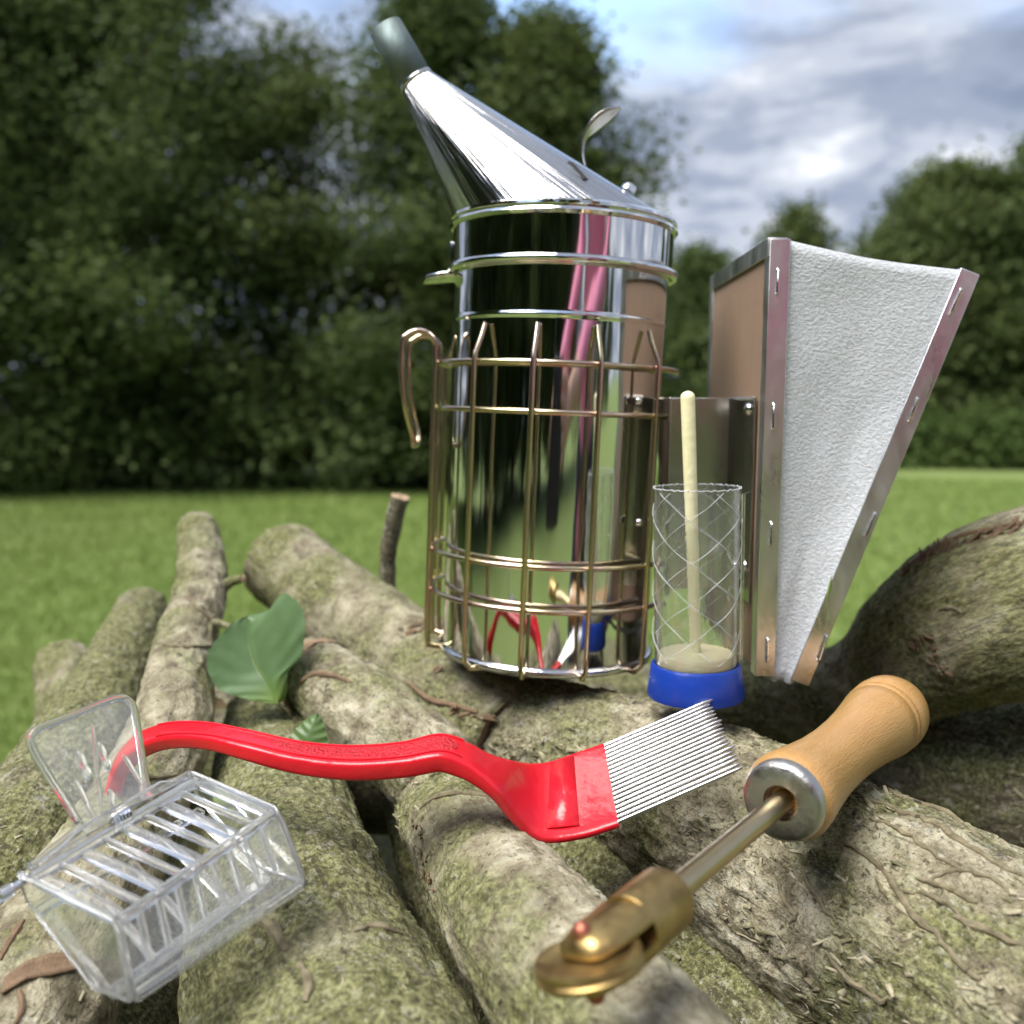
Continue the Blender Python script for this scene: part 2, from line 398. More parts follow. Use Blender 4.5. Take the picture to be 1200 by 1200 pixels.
def tree(name, label, loc, height, rad, mat, seed, n_cl=310, per=190, low=0.06, size=0.078, cat='tree', group=None, stems=4):
    r = random.Random(seed); t = thing(name, label, cat, Matrix.Translation(loc), group)
    cents = []
    for i in range(n_cl):
        z = low + (1 - low) * (r.random() ** 0.85)
        prof = max(0.12, math.sin(math.pi * min(1, 0.20 + z * 0.80)) ** 0.62)
        a = r.random() * 6.283; rr = rad * prof * (0.25 + 0.85 * math.sqrt(r.random())) * (1 + 0.22 * math.sin(3 * a + seed) + 0.15 * math.sin(7 * z * 3 + seed))
        cents.append((rr * math.cos(a), rr * math.sin(a), z * height * (1 - 0.12 * (rr / rad) ** 2)))
    cents += [(c_[0] * .55 + r.gauss(0, .25), c_[1] * .55 + r.gauss(0, .25), c_[2] * .92) for c_ in cents[::3]]
    me = leaves_mesh('crown', cents, per, (0.19 * rad ** 0.5, 0.19 * rad ** 0.5, 0.125 * rad ** 0.5), size, mat, seed)
    c = bpy.data.objects.new('crown', me); COL.objects.link(c); c.parent = t
    m = MB()
    for s in range(stems):
        a = s * 6.283 / stems + r.random(); e = r.choice(cents[:60]); top = Vector((rad * 0.5 * math.cos(a), rad * 0.5 * math.sin(a), height * r.uniform(0.7, 0.92)))
        b0 = Vector((0.10 * math.cos(a), 0.10 * math.sin(a), -0.05)); pts = [b0, b0 * 1.6 + Vector((0, 0, height * 0.25)), (b0 + top) * 0.5 + Vector((r.uniform(-.15, .15), r.uniform(-.15, .15), height * 0.12)), top]
        cp = catmull(pts, 5); k = len(cp); m.tube(cp, [0.07 * (1 - 0.85 * i / (k - 1)) for i in range(k)], 7)
        for q in range(7):
            i = r.randrange(5, k - 2); o = Vector(cp[i]); e = Vector(r.choice(cents))
            if (e - o).length < rad * 1.3: m.tube(catmull([o, (o + e) * 0.5 + Vector((0, 0, 0.12)), e], 3), [0.025, 0.023, 0.021, 0.017, 0.013, 0.009, 0.005], 5)
    m.build('trunk', TRUNK, t); return t
def gp(px, Y, dz=0): return Vector(((px - 600) / F * Y, Y, 0))
HG = 'trees along the left edge of the lawn'
tree('hazel_tree', 'tall dense dark tree at the lawn edge, left end of the hedge row', gp(-20, 11.2), 7.0, 2.1, LEAFA, 11, group=HG)
tree('hazel_tree', 'tall dense dark tree in the hedge behind the upright pale log', gp(175, 11.6), 6.6, 2.0, LEAFA, 12, group=HG)
tree('hazel_tree', 'tall tree with sky showing through gaps beside the smoker nozzle', gp(335, 11.9), 5.35, 1.65, LEAFB, 13, 165, 150, group=HG)
tree('hazel_tree', 'tree standing behind the smoker nozzle, its top against the sky', gp(520, 11.4), 5.75, 1.5, LEAFA, 14, 230, group=HG)
tree('hazel_tree', 'loose rounded tree behind the smoker cone, outermost of the hedge row', gp(640, 11.2), 5.15, 1.35, LEAFB, 15, 215, group=HG)
tree('hazel_tree', 'broad dark bushy tree behind the white bellows', gp(1100, 17.0), 4.95, 2.0, LEAFB, 16, 240, size=0.12, group='trees along the right edge of the lawn')
tree('hazel_tree', 'taller dark tree beyond the curved log at the lawn edge', gp(1240, 16.6), 5.6, 2.1, LEAFA, 17, 240, size=0.12, group='trees along the right edge of the lawn')
tree('hazel_tree', 'small pale distant tree whose top shows above the bellows', gp(925, 25), 6.0, 1.7, LEAFB, 18, 120, 80, size=0.15)
tree('hazel_tree', 'distant dark tree seen between the smoker and the bellows', gp(815, 25), 4.9, 2.3, LEAFA, 19, 170, 90, size=0.15)
tree('hazel_tree', 'low distant tree behind the pale far tree', gp(905, 28), 4.3, 2.6, LEAFA, 20, 170, 90, size=0.16)
def shrub(label, px, Y, h, rad, seed, mat=LEAFC, group='low shrubs at the foot of the trees'):
    return tree('shrub', label, gp(px, Y), h, rad, mat, seed, 60, 60, 0.05, 0.09, 'shrub', group, 3)
for i, (px, Y, h, rd) in enumerate([(1075, 14.8, 0.75, 0.9), (1165, 14.6, 0.85, 0.9), (1265, 14.5, 0.8, 0.9), (985, 15.5, 0.7, 0.9)]):
    shrub('low light green shrub at the foot of the trees beyond the bellows', px, Y, h, rd, 40 + i)
shrub('small bright green shrub standing in for a sunlit gap under the hedge row trees', 22, 10.2, 0.62, 0.35, 50, group=None)  # light foliage added in place of a sunlit gap at the hedge foot
for i, (px, Y, h, rd) in enumerate([(110, 10.7, 1.5, 1.0), (285, 10.9, 1.4, 1.0), (440, 10.8, 1.5, 0.9), (590, 10.6, 1.4, 0.9)]):
    shrub('dark bush filling the foot of the hedge row', px, Y, h, rd, 60 + i, LEAFA, 'dark bushes at the foot of the hedge row')
# trees behind the photographer, seen mirrored in the steel (copies share meshes)
def copy_tree(o, loc, rz, sc):
    c = o.copy(); COL.objects.link(c); c.matrix_world = Matrix.Translation(loc) @ Matrix.Rotation(rz, 4, 'Z') @ Matrix.Scale(sc, 4)
    for ch in o.children:
        k = ch.copy(); COL.objects.link(k); k.parent = c
    c['label'] = 'leafy tree at the far side of the lawn, mirrored in the steel can'; c['group'] = 'trees across the lawn behind the photographer'
    return c
protos = [o for o in COL.objects if o.name.startswith('hazel_tree')][:5]
for i in range(9):
    x = -15.5 + i * 2.1
    copy_tree(protos[(2, 4, 3)[i % 3]], Vector((x, -9.5 - 0.9 * (i % 3), 0)), i * 1.3, 1.45)
for i in range(6):
    copy_tree(protos[(i + 2) % 5], Vector((-9.5 - 0.3 * i, -6.8 + i * 2.2, 0)), i * 2.1, 1.5)
for i in range(4):
    copy_tree(protos[(i + 1) % 5], Vector((11 + i * 4.5, -19, 0)), i * 1.7, 1.0)

for i, (x_, y_) in enumerate([(13.2, 17.5), (16.4, 15.5), (18.5, 12.0), (-9.6, 11.6)]):
    c_ = copy_tree(protos[(i + 1) % 5], Vector((x_, y_, 0)), i * 1.9, 0.95); c_['label'] = 'leafy tree where the hedge carries on round the lawn'; c_['group'] = 'trees where the hedge carries on'
# ------------------------------------------------------------------ logs
LOGS = {}
def log(key, label, pts, mat, ns=150, nr=84, amp=1.0, flakes=0, fl_size=0.006, seed=0, group=None, world_pts=None, knob=(), thr=0.22):
    wp = world_pts or [(*P(px, py, Y), r) for px, py, Y, r in pts]
    cp = catmull(wp, max(2, ns // (len(wp) - 1))); fr = frames(cp); rs = [c[3] for c in cp]
    v = []; att = []; s = 0.0; off = Vector((seed * 1.7, seed * 0.9, 3.3)); m = len(fr)
    for i, (p, t, a, b) in enumerate(fr):
        if i: s += (p - fr[i - 1][0]).length
        for k in range(nr):
            an = 2 * math.pi * k / nr; r = rs[i]; dirv = a * math.cos(an) + b * math.sin(an)
            q = Vector((s, r * math.cos(an), r * math.sin(an)))
            d = 1.0
            if amp:
                qq = q + off
                d += amp * (0.045 * noise.noise(qq * 11) + 0.03 * noise.noise(qq * 38))
                hi = noise.fractal(Vector((qq.x * 110, qq.y * 170, qq.z * 170)), 0.8, 2.1, 4)
                ri = 1 - abs(noise.noise(Vector((qq.x * 60, qq.y * 130, qq.z * 130))) * 2)
                extra = amp * (0.0008 * hi + 0.0010 * max(0, ri - 0.5) * 2)
            else: extra = 0
            for (ks, ka, kr, kh) in knob:
                dd = ((s - ks) / kr) ** 2 + (((an - ka + math.pi) % (2 * math.pi) - math.pi) * r / kr) ** 2
                extra += kh * math.exp(-dd)
            e = min(i, m - 1 - i); edge = 1 - 0.10 * max(0, 1 - e / 2.0)
            v.append(p + dirv * (r * d * edge + extra)); att.append(q)
    f = [(i * nr + k, i * nr + (k + 1) % nr, (i + 1) * nr + (k + 1) % nr, (i + 1) * nr + k) for i in range(m - 1) for k in range(nr)]
    root = thing('log', label, 'log', Matrix.Translation(cp[0][:3]), group)
    mb = MB().add(v, f); o = mb.build('bark', mat, root, smooth=180, world=True)
    # keep the straightened-log coordinates for the bark texture
    at = o.data.attributes.new('bark', 'FLOAT_VECTOR', 'POINT'); at.data.foreach_set('vector', np.array([tuple(a) for a in att]).ravel())
    for i0, sg in ((0, -1), (m - 1, 1)):
        ringv = [v[i0 * nr + k] for k in range(nr)]; c = sum(ringv, Vector()) / nr - fr[i0][1] * sg * 0.0015
        rows = [[c + (q - c) * u - fr[i0][1] * sg * (0.0012 + 0.0008 * random.random()) * (u < 0.97) for q in ringv + ringv[:1]] for u in (0.02, 0.35, 0.7, 0.93, 0.995)]
        MB().grid(rows).build('cut_end', CUT, root, world=True)
    bvh = BVHTree.FromPolygons(v, f); LOGS[key] = (root, bvh, v, f)
    if flakes:
        fm = MB(); rr = random.Random(seed + 5); vis = 0
        for _ in range(flakes * 6):
            q = rr.randrange(len(f)); a, b, c, d = (v[j] for j in f[q]); ctr = (a + b + c + d) / 4; nrm = (c - a).cross(d - b).normalized()
            ax = fr[min(m - 1, q // nr)]
            if (ctr - ax[0]).dot(nrm) < 0: nrm = -nrm
            if nrm.dot(CAM - ctr) < 0.0: continue
            if noise.noise(ctr * 34) + 0.5 * noise.noise(ctr * 90) < thr: continue
            vis += 1
            if vis > flakes: break
            t1 = (ax[1] - nrm * ax[1].dot(nrm)).normalized() * rr.choice((-1, 1)); t1.rotate(Matrix.Rotation(rr.gauss(0, 0.5), 3, nrm)); t2 = nrm.cross(t1)
            L = fl_size * (0.3 + 0.9 * rr.random() ** 2); W = L * rr.uniform(0.2, 0.42); curl = L * rr.uniform(0.0, 0.2)
            rows = []
            for i in range(4):
                u = i / 3; lift = 0.0001 + curl * u ** 3; ww = W * (1 - 0.5 * u) * rr.uniform(0.7, 1.2)
                rows.append([ctr + t1 * (L * (u - 0.3)) + t2 * (ww * s2) + nrm * (lift - 0.0008 * (i == 0)) for s2 in (-0.5, 0.1 * rr.uniform(-1, 1), 0.5)])
            fm.grid(rows)
        fo = fm.build('bark_flakes', FLAKE, root, smooth=60, solid=0.00025, world=True); fo['kind'] = 'stuff'
    return root
def stick(key, px, py, lift=0.0):
    d = ray(px, py).normalized(); h = LOGS[key][1].ray_cast(CAM, d)
    if h[0] is None: return None
    n = h[1]
    if n.dot(d) > 0: n = -n
    return h[0] + n * lift, n

B_IVY = m_bark(0.62, 0.96, 0.3, 0.5, 0.9); B_PALE = m_bark(0.50, 0.96, 1.1, 1.0, 0.35); B_MOSS = m_bark(0.95, 0.78, 2.4, 0.5, 0.8)
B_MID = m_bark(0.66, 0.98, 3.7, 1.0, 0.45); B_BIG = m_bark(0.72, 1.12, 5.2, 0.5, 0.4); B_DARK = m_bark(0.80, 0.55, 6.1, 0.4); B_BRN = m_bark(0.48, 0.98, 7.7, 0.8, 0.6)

log('ivy', 'thick pale log with dry ivy stems under the fork tines and wooden handle', [(560, 850, .475, .028), (680, 888, .415, .032), (800, 945, .375, .037), (1000, 1065, .315, .042), (1260, 1215, .255, .043)], B_IVY, 320, 160, 1.3, 1700, 0.0058, 1, thr=0.02)
log('curved', 'big smooth greenish log bending upward beside the bellows', [(1380, 680, .43, .047), (1200, 708, .43, .0435), (1098, 750, .45, .0365), (1025, 800, .475, .027), (940, 822, .50, .024), (840, 815, .53, .024)], B_BIG, 220, 120, 0.7, 160, 0.005, 2)
log('back', 'thick mottled pale log behind the fork, its far end raised', [(330, 660, .62, .0280), (430, 737, .535, .0275), (520, 803, .475, .026), (600, 868, .43, .024)], B_MID, 160, 100, 0.9, 150, 0.005, 3)
log('short', 'short log with a brown cut end behind the red fork handle', [(362, 790, .462, .0170), (374, 796, .456, .0190), (440, 846, .42, .0205), (520, 915, .385, .0205)], B_BRN, 130, 90, 0.9, 160, 0.005, 4)
log('front', 'smooth pale green log under the brass wheel', [(518, 942, .366, .0190), (531, 966, .352, .0197), (578, 1040, .303, .0213), (652, 1132, .256, .0235), (760, 1270, .213, .0243), (860, 1420, .18, .0243)], B_PALE, 220, 120, 0.9, 160, 0.004, 5)
log('mossy', 'wide moss-covered log under the clear plastic clip', [(322, 850, .50, .028), (328, 980, .375, .0318), (350, 1120, .298, .0370), (400, 1270, .248, .041), (445, 1500, .19, .041)], B_MOSS, 240, 140, 1.2, 160, 0.003, 6)
log('tall', 'long pale log with ring scars rising over the lawn, left of the leaf', [(232, 618, .60, .0120), (236, 685, .52, .0140), (216, 760, .46, .0145), (200, 855, .40, .0172), (158, 950, .355, .0185), (98, 1070, .305, .0225), (10, 1230, .26, .026), (-90, 1420, .22, .026)], B_PALE, 260, 110, 0.9, 120, 0.004, 7)
log('green', 'mossy green log beside the long pale log', [(168, 712, .62, .0165), (135, 795, .52, .021), (85, 900, .42, .0255), (15, 1015, .355, .029), (-90, 1160, .30, .031)], B_MOSS, 180, 100, 0.9, 200, 0.004, 8)
log('stub', 'short log end with white lichen standing by the lawn', [(74, 775, .60, .0170), (80, 850, .53, .0175), (60, 950, .46, .018)], B_MID, 90, 70, 0.9, 40, 0.004, 9)
log('edge', 'brown log lying crosswise at the open edge of the pile', [(-160, 965, .53, .022), (-40, 952, .525, .022), (70, 950, .52, .021)], B_BRN, 80, 60, 0.9, 0, 0.004, 10)
log('gap', 'dark mossy log down in the gap beside the smooth pale log', [(470, 880, .50, .015), (508, 1000, .43, .0170), (575, 1130, .37, .0205), (660, 1280, .31, .023)], B_DARK, 140, 80, 1.0, 200, 0.005, 11)
log('under', 'dark bark log under the fork head between two pale logs', [(590, 905, .44, .022), (690, 1040, .375, .027), (800, 1150, .335, .029), (930, 1290, .29, .030)], B_DARK, 160, 90, 1.0, 400, 0.006, 12)
log('shade', 'dark shaded log lying beneath the big bent log', [(860, 870, .58, .038), (1020, 885, .52, .042), (1180, 915, .47, .046), (1380, 960, .42, .048)], B_DARK, 120, 80, 1.0, 300, 0.007, 13)
log('nook', 'small grey log in the hollow below the big leaf', [(255, 850, .56, .022), (320, 815, .60, .024), (390, 800, .66, .024)], m_bark(0.5, 0.8, 8.8, 0.8), 80, 60, 0.9, 40, 0.004, 14)
# the rows below, which carry the pile down to the lawn
rr = random.Random(3); zrow = [0.066, 0.19, 0.31, 0.42, 0.525, 0.625]
for j, z in enumerate(zrow):
    rad = 0.066 - 0.003 * j
    for i in range(5 if j % 2 else 6):
        x = -0.25 + i * 0.158 + (0.079 if j % 2 else 0) + rr.uniform(-.01, .01)
        y0, y1 = -0.02 + rr.uniform(-.05, .03), 0.86 + rr.uniform(-.1, .06)
        pts = [(x + rr.uniform(-.012, .012), y0 + (y1 - y0) * k / 3, z + rr.uniform(-.004, .004), rad * rr.uniform(0.92, 1.02)) for k in range(4)]
        log('row%d_%d' % (j, i), 'thick log in the shaded lower rows of the pile', None, B_DARK, 24, 28, 0.6, 0, 0.005, 20 + j * 9 + i, 'logs in the lower rows of the pile', pts)
# cross bearers that the top logs lie on
for k, (y, z) in enumerate([(0.20, 0.685), (0.52, 0.690), (0.64, 0.690)]):
    log('bear%d' % k, ('cross log below the clip and the front of the pile', 'cross log in the middle of the pile below the leaf', 'cross log under the raised far ends of the pile')[k], None, B_DARK, 60, 40, 0.8, 0, 0.005, 90 + k, None,
        [(-0.20, y + .02, z, .032), (-0.06, y, z + .002, .034), (0.12, y - .01, z, .034), (0.38, y + .01, z - .002, .033)])

# brown peeled collar at the end of the short log
c_ = catmull([(*P(362.5, 790.2, .4618), .0178), (*P(368, 793, .459), .0190), (*P(376, 797, .455), .0198)], 6); m_ = MB(); fr_ = frames(c_); rows_ = []
for k_, (p_, t_, a_, b_) in enumerate(fr_):
    rows_.append([p_ + (a_ * math.cos(6.2832 * q_ / 48) + b_ * math.sin(6.2832 * q_ / 48)) * (c_[k_][3] + .0004 + .0010 * noise.noise(Vector((q_ * .5, k_ * .4, 2)))) for q_ in range(49)])
m_.grid(rows_); m_.build('peeled_collar', m_wood('peeled bark collar', (0.17, 0.105, 0.055), (0.40, 0.285, 0.175), 0.85, axis=(5, 5, 5), sc=40), LOGS['short'][0], smooth=60, world=True)
# ivy stems on the thick pale log
def vine(px, r, key='ivy'):
    pts = []
    for q in catmull(px, 5):
        q = q + rng.normal(0, 1.2, 2); h = stick(key, q[0], q[1], r * 0.15)
        if h: pts.append(h[0])
    if len(pts) < 3: return
    n = len(pts); MB().tube(pts, [r * 0.66 * (0.35 + 0.75 * math.sin(math.pi * (0.1 + 0.8 * i / (n - 1)))) * random.uniform(0.7, 1.3) for i in range(n)], 8).build('ivy_stem', VINE, LOGS[key][0], world=True)
for px, r in [([(990, 990), (1030, 1014), (1052, 1045), (1070, 1072), (1094, 1093), (1126, 1130), (1150, 1150)], .0017),
              ([(1004, 930), (1057, 952), (1094, 965), (1126, 986), (1172, 1015), (1205, 1030)], .0017),
              ([(1074, 1030), (1110, 1042), (1145, 1058)], .0015), ([(1118, 1075), (1164, 1093), (1215, 1116)], .0018),
              ([(970, 1118), (993, 1146), (1020, 1165), (1048, 1174)], .0015), ([(938, 1018), (956, 1050), (982, 1082)], .0013),
              ([(909, 1026), (921, 1058), (934, 1074), (924, 1080)], .0012), ([(1036, 925), (1075, 940), (1118, 955), (1150, 985)], .0014),
              ([(840, 1050), (852, 1078), (868, 1094)], .0012), ([(876, 1066), (890, 1090), (902, 1100)], .0011),
              ([(1090, 1030), (1120, 1020), (1160, 1030), (1190, 1050)], .0011), ([(700, 905), (730, 900), (765, 915)], .0012),
              ([(934, 1120), (948, 1150), (962, 1160)], .0012), ([(1052, 1045), (1090, 1050), (1120, 1068), (1140, 1100)], .0010),
              ([(1020, 960), (1060, 975), (1100, 1005), (1140, 1025)], .0011)]: vine(px, r)
# scars, knots and torn bark
def ridge(key, px, r, name='bark_scar', mat=VINE):
    pts = [h[0] for h in (stick(key, q[0], q[1], r * 0.1) for q in catmull(px, 5)) if h]
    if len(pts) > 2:
        n = len(pts); MB().tube(pts, [r * random.uniform(0.6, 1.2) * (0.3 + 0.7 * math.sin(math.pi * (0.1 + 0.8 * i / (n - 1)))) for i in range(n)], 7).build(name, mat, LOGS[key][0], world=True)
ridge('tall', [(226, 708), (242, 722), (255, 728), (266, 732)], .0022); ridge('tall', [(178, 752), (200, 757), (225, 758), (248, 757)], .0013)
ridge('tall', [(150, 905), (175, 912), (210, 908)], .0010)
ridge('back', [(478, 800), (505, 820), (530, 826), (560, 835)], .0018, 'torn_bark', TORN)
ridge('short', [(352, 800), (368, 790), (392, 792), (412, 800)], .0014, 'torn_bark', TORN)
ridge('front', [(492, 948), (510, 935), (540, 930), (580, 935)], .0012); ridge('mossy', [(300, 1075), (320, 1090), (335, 1115)], .0022); ridge('mossy', [(350, 1130), (362, 1150), (358, 1175)], .0016)
ridge('curved', [(1058, 668), (1080, 652), (1110, 634), (1150, 622), (1198, 612)], .0013, 'torn_bark', TORN)
ridge('curved', [(1100, 715), (1115, 712), (1128, 718)], .0012)
ridge('mossy', [(415, 1092), (440, 1085), (470, 1094)], .0013)
def chips(key, px, n_, size, seed):
    r_ = random.Random(seed); m_ = MB(); pth = catmull(px, 12)
    for _ in range(n_):
        q = pth[r_.randrange(len(pth))] + np.array([r_.uniform(-5, 5), r_.uniform(-2, 5)]); h = stick(key, q[0], q[1])
        if not h: continue
        c, nr = h; t1 = Vector((1, r_.uniform(-.5, .5), r_.uniform(-.4, .4))); t1 = (t1 - nr * t1.dot(nr)).normalized(); t2 = nr.cross(t1); L = size * r_.uniform(.4, 1.2); Wd = L * r_.uniform(.25, .5); cu = L * r_.uniform(.1, .6)
        m_.grid([[c + t1 * (L * (u - .3)) + t2 * (Wd * (1 - .5 * u) * s_) + nr * (cu * u * u - .0006 * (u == 0)) for s_ in (-.5, 0, .5)] for u in (0, .35, .7, 1)])
    o = m_.build('bark_chips', TORN, LOGS[key][0], smooth=60, solid=.0004, world=True); o['kind'] = 'stuff'
chips('curved', [(1060, 672), (1080, 656), (1110, 640), (1150, 628), (1198, 616)], 70, .006, 1)
chips('curved', [(1065, 760), (1085, 745), (1095, 775), (1110, 790)], 40, .004, 2)
chips('back', [(470, 742), (485, 735), (500, 745), (530, 830), (560, 838), (590, 850)], 30, .006, 3); chips('ivy', [(850, 838), (890, 850), (930, 868), (960, 885)], 70, .006, 4); chips('front', [(490, 960), (495, 1000), (505, 1040)], 30, .0035, 5)
def torn(key, strip, lift):
    rows = []
    for a, b in strip:
        row = []
        for k in range(5):
            u = k / 4; h = stick(key, a[0] + (b[0] - a[0]) * u, a[1] + (b[1] - a[1]) * u, lift * (0.35 + 0.65 * abs(2 * u - 1)))
            if not h: break
            row.append(h[0])
        if len(row) == 5: rows.append(row)
    if len(rows) > 1: MB().grid(rows).build('torn_bark', TORN, LOGS[key][0], smooth=50, solid=0.0008, world=True)
torn('tall', [((4, 1150), (2, 1168)), ((30, 1130), (30, 1150)), ((58, 1120), (60, 1146)), ((85, 1118), (84, 1140)), ((108, 1122), (104, 1134))], 0.0012)
ridge('tall', [(22, 1160), (26, 1180), (18, 1200)], .0012, 'torn_bark', TORN); ridge('tall', [(0, 1125), (14, 1100), (28, 1078)], .0014, 'torn_bark', TORN)
# standing twig and side stubs
def twig(name, label, pts, rs, mat=B_BRN, cat='twig'):
    t = thing(name, label, cat, Matrix.Translation(pts[0])); cp = catmull([(*p, r) for p, r in zip(pts, rs)], 10); n = 20
    v = []; att = []; fr = frames(cp); s = 0
    for i, (p, tt, a, b) in enumerate(fr):
        if i: s += (p - fr[i - 1][0]).length
        for k in range(n):
            an = 6.2832 * k / n; q = Vector((s, cp[i][3] * math.cos(an), cp[i][3] * math.sin(an)))
            v.append(p + (a * math.cos(an) + b * math.sin(an)) * cp[i][3] * (1 + 0.16 * noise.noise(q * 160))); att.append(q)
    f = [(i * n + k, i * n + (k + 1) % n, (i + 1) * n + (k + 1) % n, (i + 1) * n + k) for i in range(len(fr) - 1) for k in range(n)]
    o = MB().add(v, f).build('bark', mat, t, smooth=180, world=True)
    at = o.data.attributes.new('bark', 'FLOAT_VECTOR', 'POINT'); at.data.foreach_set('vector', np.array([tuple(a) for a in att]).ravel())
    ringv = v[-n:]; c = sum(ringv, Vector()) / n + fr[-1][1] * 0.0012
    MB().grid([[c + (q - c) * u + fr[-1][1] * random.uniform(0, .0012) for q in ringv + ringv[:1]] for u in (0.02, 0.5, 0.98)]).build('cut_end', CUT, t, world=True)
    return t
twig('twig', 'thin upright cut twig sticking up beside the smoker guard', [P(470, 745, .56), P(455, 690, .555), P(456, 640, .55), P(468, 583, .545)], [.0056, .0049, .0050, .0056], m_bark(0.3, 0.6, 9.3, 0.5))
twig('twig', 'tiny broken side stub on the long pale log', [P(258, 690, .515), P(270, 682, .512), P(284, 678, .51)], [.0034, .003, .0022], B_PALE)
twig('twig', 'small broken brown stub on the ring scar of the long pale log', [P(240, 727, .475), P(256, 730, .468), P(270, 734, .462)], [.0022, .0018, .0012], B_BRN)

# hazel leaves
def m_bigleaf(name, c0, c1, edge):
    t = NT(name); uv = t.n('ShaderNodeAttribute', attribute_name='leaf').outputs['Vector']; sp = t.n('ShaderNodeSeparateXYZ'); t.l(uv, sp.inputs[0])
    u, vv = sp.outputs[0], sp.outputs[1]; av = t.math('ABSOLUTE', vv)
    ph = t.math('SUBTRACT', t.math('MULTIPLY', u, 7.0), t.math('MULTIPLY', av, 3.6)); fr = t.math('ABSOLUTE', t.math('SUBTRACT', t.math('FRACT', ph), 0.5))
    side = t.ramp(fr, [(0.0, 0.9), (0.045, 0.0)]); midr = t.ramp(av, [(0.0, 1.0), (0.035, 0.0)]); vein = t.math('MAXIMUM', side, midr)
    n = t.noise(t.coord(), 60, 4, 0.6); c = t.ramp(n, [(0.35, c0), (0.65, c1)]); c = t.mix(t.ramp(u, [(0.0, 0.7), (0.3, 0.0)]), c, edge); c = t.mix(t.math('MULTIPLY', vein, 0.35), c, (0.13, 0.20, 0.08))
    t.set(Base_Color=c, Roughness=0.36, Normal=t.bump(vein, 0.0005, -0.6))
    tr = t.n('ShaderNodeBsdfTranslucent'); t.l(c, tr.inputs[0]); mx = t.n('ShaderNodeMixShader'); mx.inputs[0].default_value = 0.35
    t.l(t.b.outputs[0], mx.inputs[1]); t.l(tr.outputs[0], mx.inputs[2]); t.l(mx.outputs[0], t.o.inputs[0]); return t.m
def leaf(label, base, tip, side, half, stem, mat, cup=0.18):
    t = thing('hazel_leaf', label, 'leaf', Matrix.Translation(base)); ax = tip - base; L = ax.length; ax.normalize(); side = (side - ax * side.dot(ax)).normalized(); nn = ax.cross(side)
    rows = []; att = []; nu, nv = 40, 24
    for i in range(nu + 1):
        u = i / nu; wd = half * (math.sin(math.pi * u ** 0.72) ** 0.62) * (1 - 0.25 * u) + 0.0001; row = []
        saw = 1 + 0.05 * ((u * 16) % 1 - 0.5) if 0.05 < u < 0.97 else 1
        for j in range(nv + 1):
            s = j / nv * 2 - 1; z = cup * half * (abs(s) ** 1.5) - 0.10 * L * math.sin(u * 2.6) + 0.05 * half * math.sin(7 * u * 6.28 - abs(s) * 6) * abs(s)
            row.append(base + ax * (u * L - 0.06 * L * abs(s) * (u < 0.2)) + side * (wd * s * saw) + nn * z); att.append((u, s, 0))
        rows.append(row)
    o = MB().grid(rows).build('blade', mat, t, smooth=180, world=True)
    at = o.data.attributes.new('leaf', 'FLOAT_VECTOR', 'POINT'); at.data.foreach_set('vector', np.array(att, float).ravel())
    MB().tube(catmull([base + ax * 0.004] + stem, 6), 0.0007, 6).build('stem', VINE, t, world=True); return t
GL = m_bigleaf('hazel leaf', (0.115, 0.205, 0.080), (0.155, 0.255, 0.115), (0.20, 0.30, 0.03)); GL2 = m_bigleaf('young hazel leaf', (0.10, 0.18, 0.05), (0.13, 0.21, 0.07), (0.24, 0.26, 0.04))
def outline_leaf(label, Lp, Rp, Mp, Yc, stem, mat):
    cv = lambda pts, n: catmull(pts, n)
    f_ = lambda q: (220 + q[0] * .1833, 680 + q[1] * .1833)
    def samp(pts, n):
        c = [np.array(q) for q in catmull([f_(q) for q in pts], 16)]; d = np.cumsum([0] + [np.linalg.norm(c[k + 1] - c[k]) for k in range(len(c) - 1)]); d /= d[-1]
        return [np.array([np.interp(u, d, [q[0] for q in c]), np.interp(u, d, [q[1] for q in c])]) for u in np.linspace(0, 1, n)]
    n = 45; Ls, Rs, Ms = samp(Lp, n), samp(Rp, n), samp(Mp, n); rows = []; att = []
    for i_ in range(n):
        u = i_ / (n - 1); row = []
        for j_ in range(-12, 13):
            s_ = j_ / 12; e = Ls[i_] if s_ < 0 else Rs[i_]; a_ = abs(s_); saw = 1 + (0.035 * ((u * 15) % 1 - .5) if a_ > .8 and .04 < u < .96 else 0)
            q = Ms[i_] + (e - Ms[i_]) * a_ * saw
            Y_ = Yc + .022 * u - .010 * a_ * math.sin(math.pi * u) + .0004 * math.sin(u * 40 - a_ * 9) * a_ + (.006 * a_ * a_ if s_ > 0 else 0)
            row.append(P(q[0], q[1], Y_)); att.append((u, s_, 0))
        rows.append(row)
    t = thing('hazel_leaf', label, 'leaf', Matrix.Translation(rows[0][12]))
    o = MB().grid(rows).build('blade', mat, t, smooth=180, world=True); at = o.data.attributes.new('leaf', 'FLOAT_VECTOR', 'POINT'); at.data.foreach_set('vector', np.array(att, float).ravel())
    MB().tube([rows[k][12] + Vector((0, -.0003, 0)) for k in range(0, n - 2, 3)], [.0007 - .0005 * k / 15 for k in range(len(range(0, n - 2, 3)))], 6).build('midrib', mat, t, world=True)
    MB().tube(catmull([rows[1][12]] + stem, 6), .0007, 6).build('stem', VINE, t, world=True)
outline_leaf('large green hazel leaf leaning between the pale logs', [(575, 790), (400, 765), (180, 680), (130, 470), (280, 280), (385, 225)], [(575, 790), (630, 740), (645, 580), (725, 490), (750, 250), (690, 130), (600, 85), (540, 180), (385, 225)],
    [(575, 790), (500, 640), (440, 540), (400, 400), (385, 225)], .425, [P(340, 838, .43), P(334, 858, .435), P(312, 874, .44)], GL)
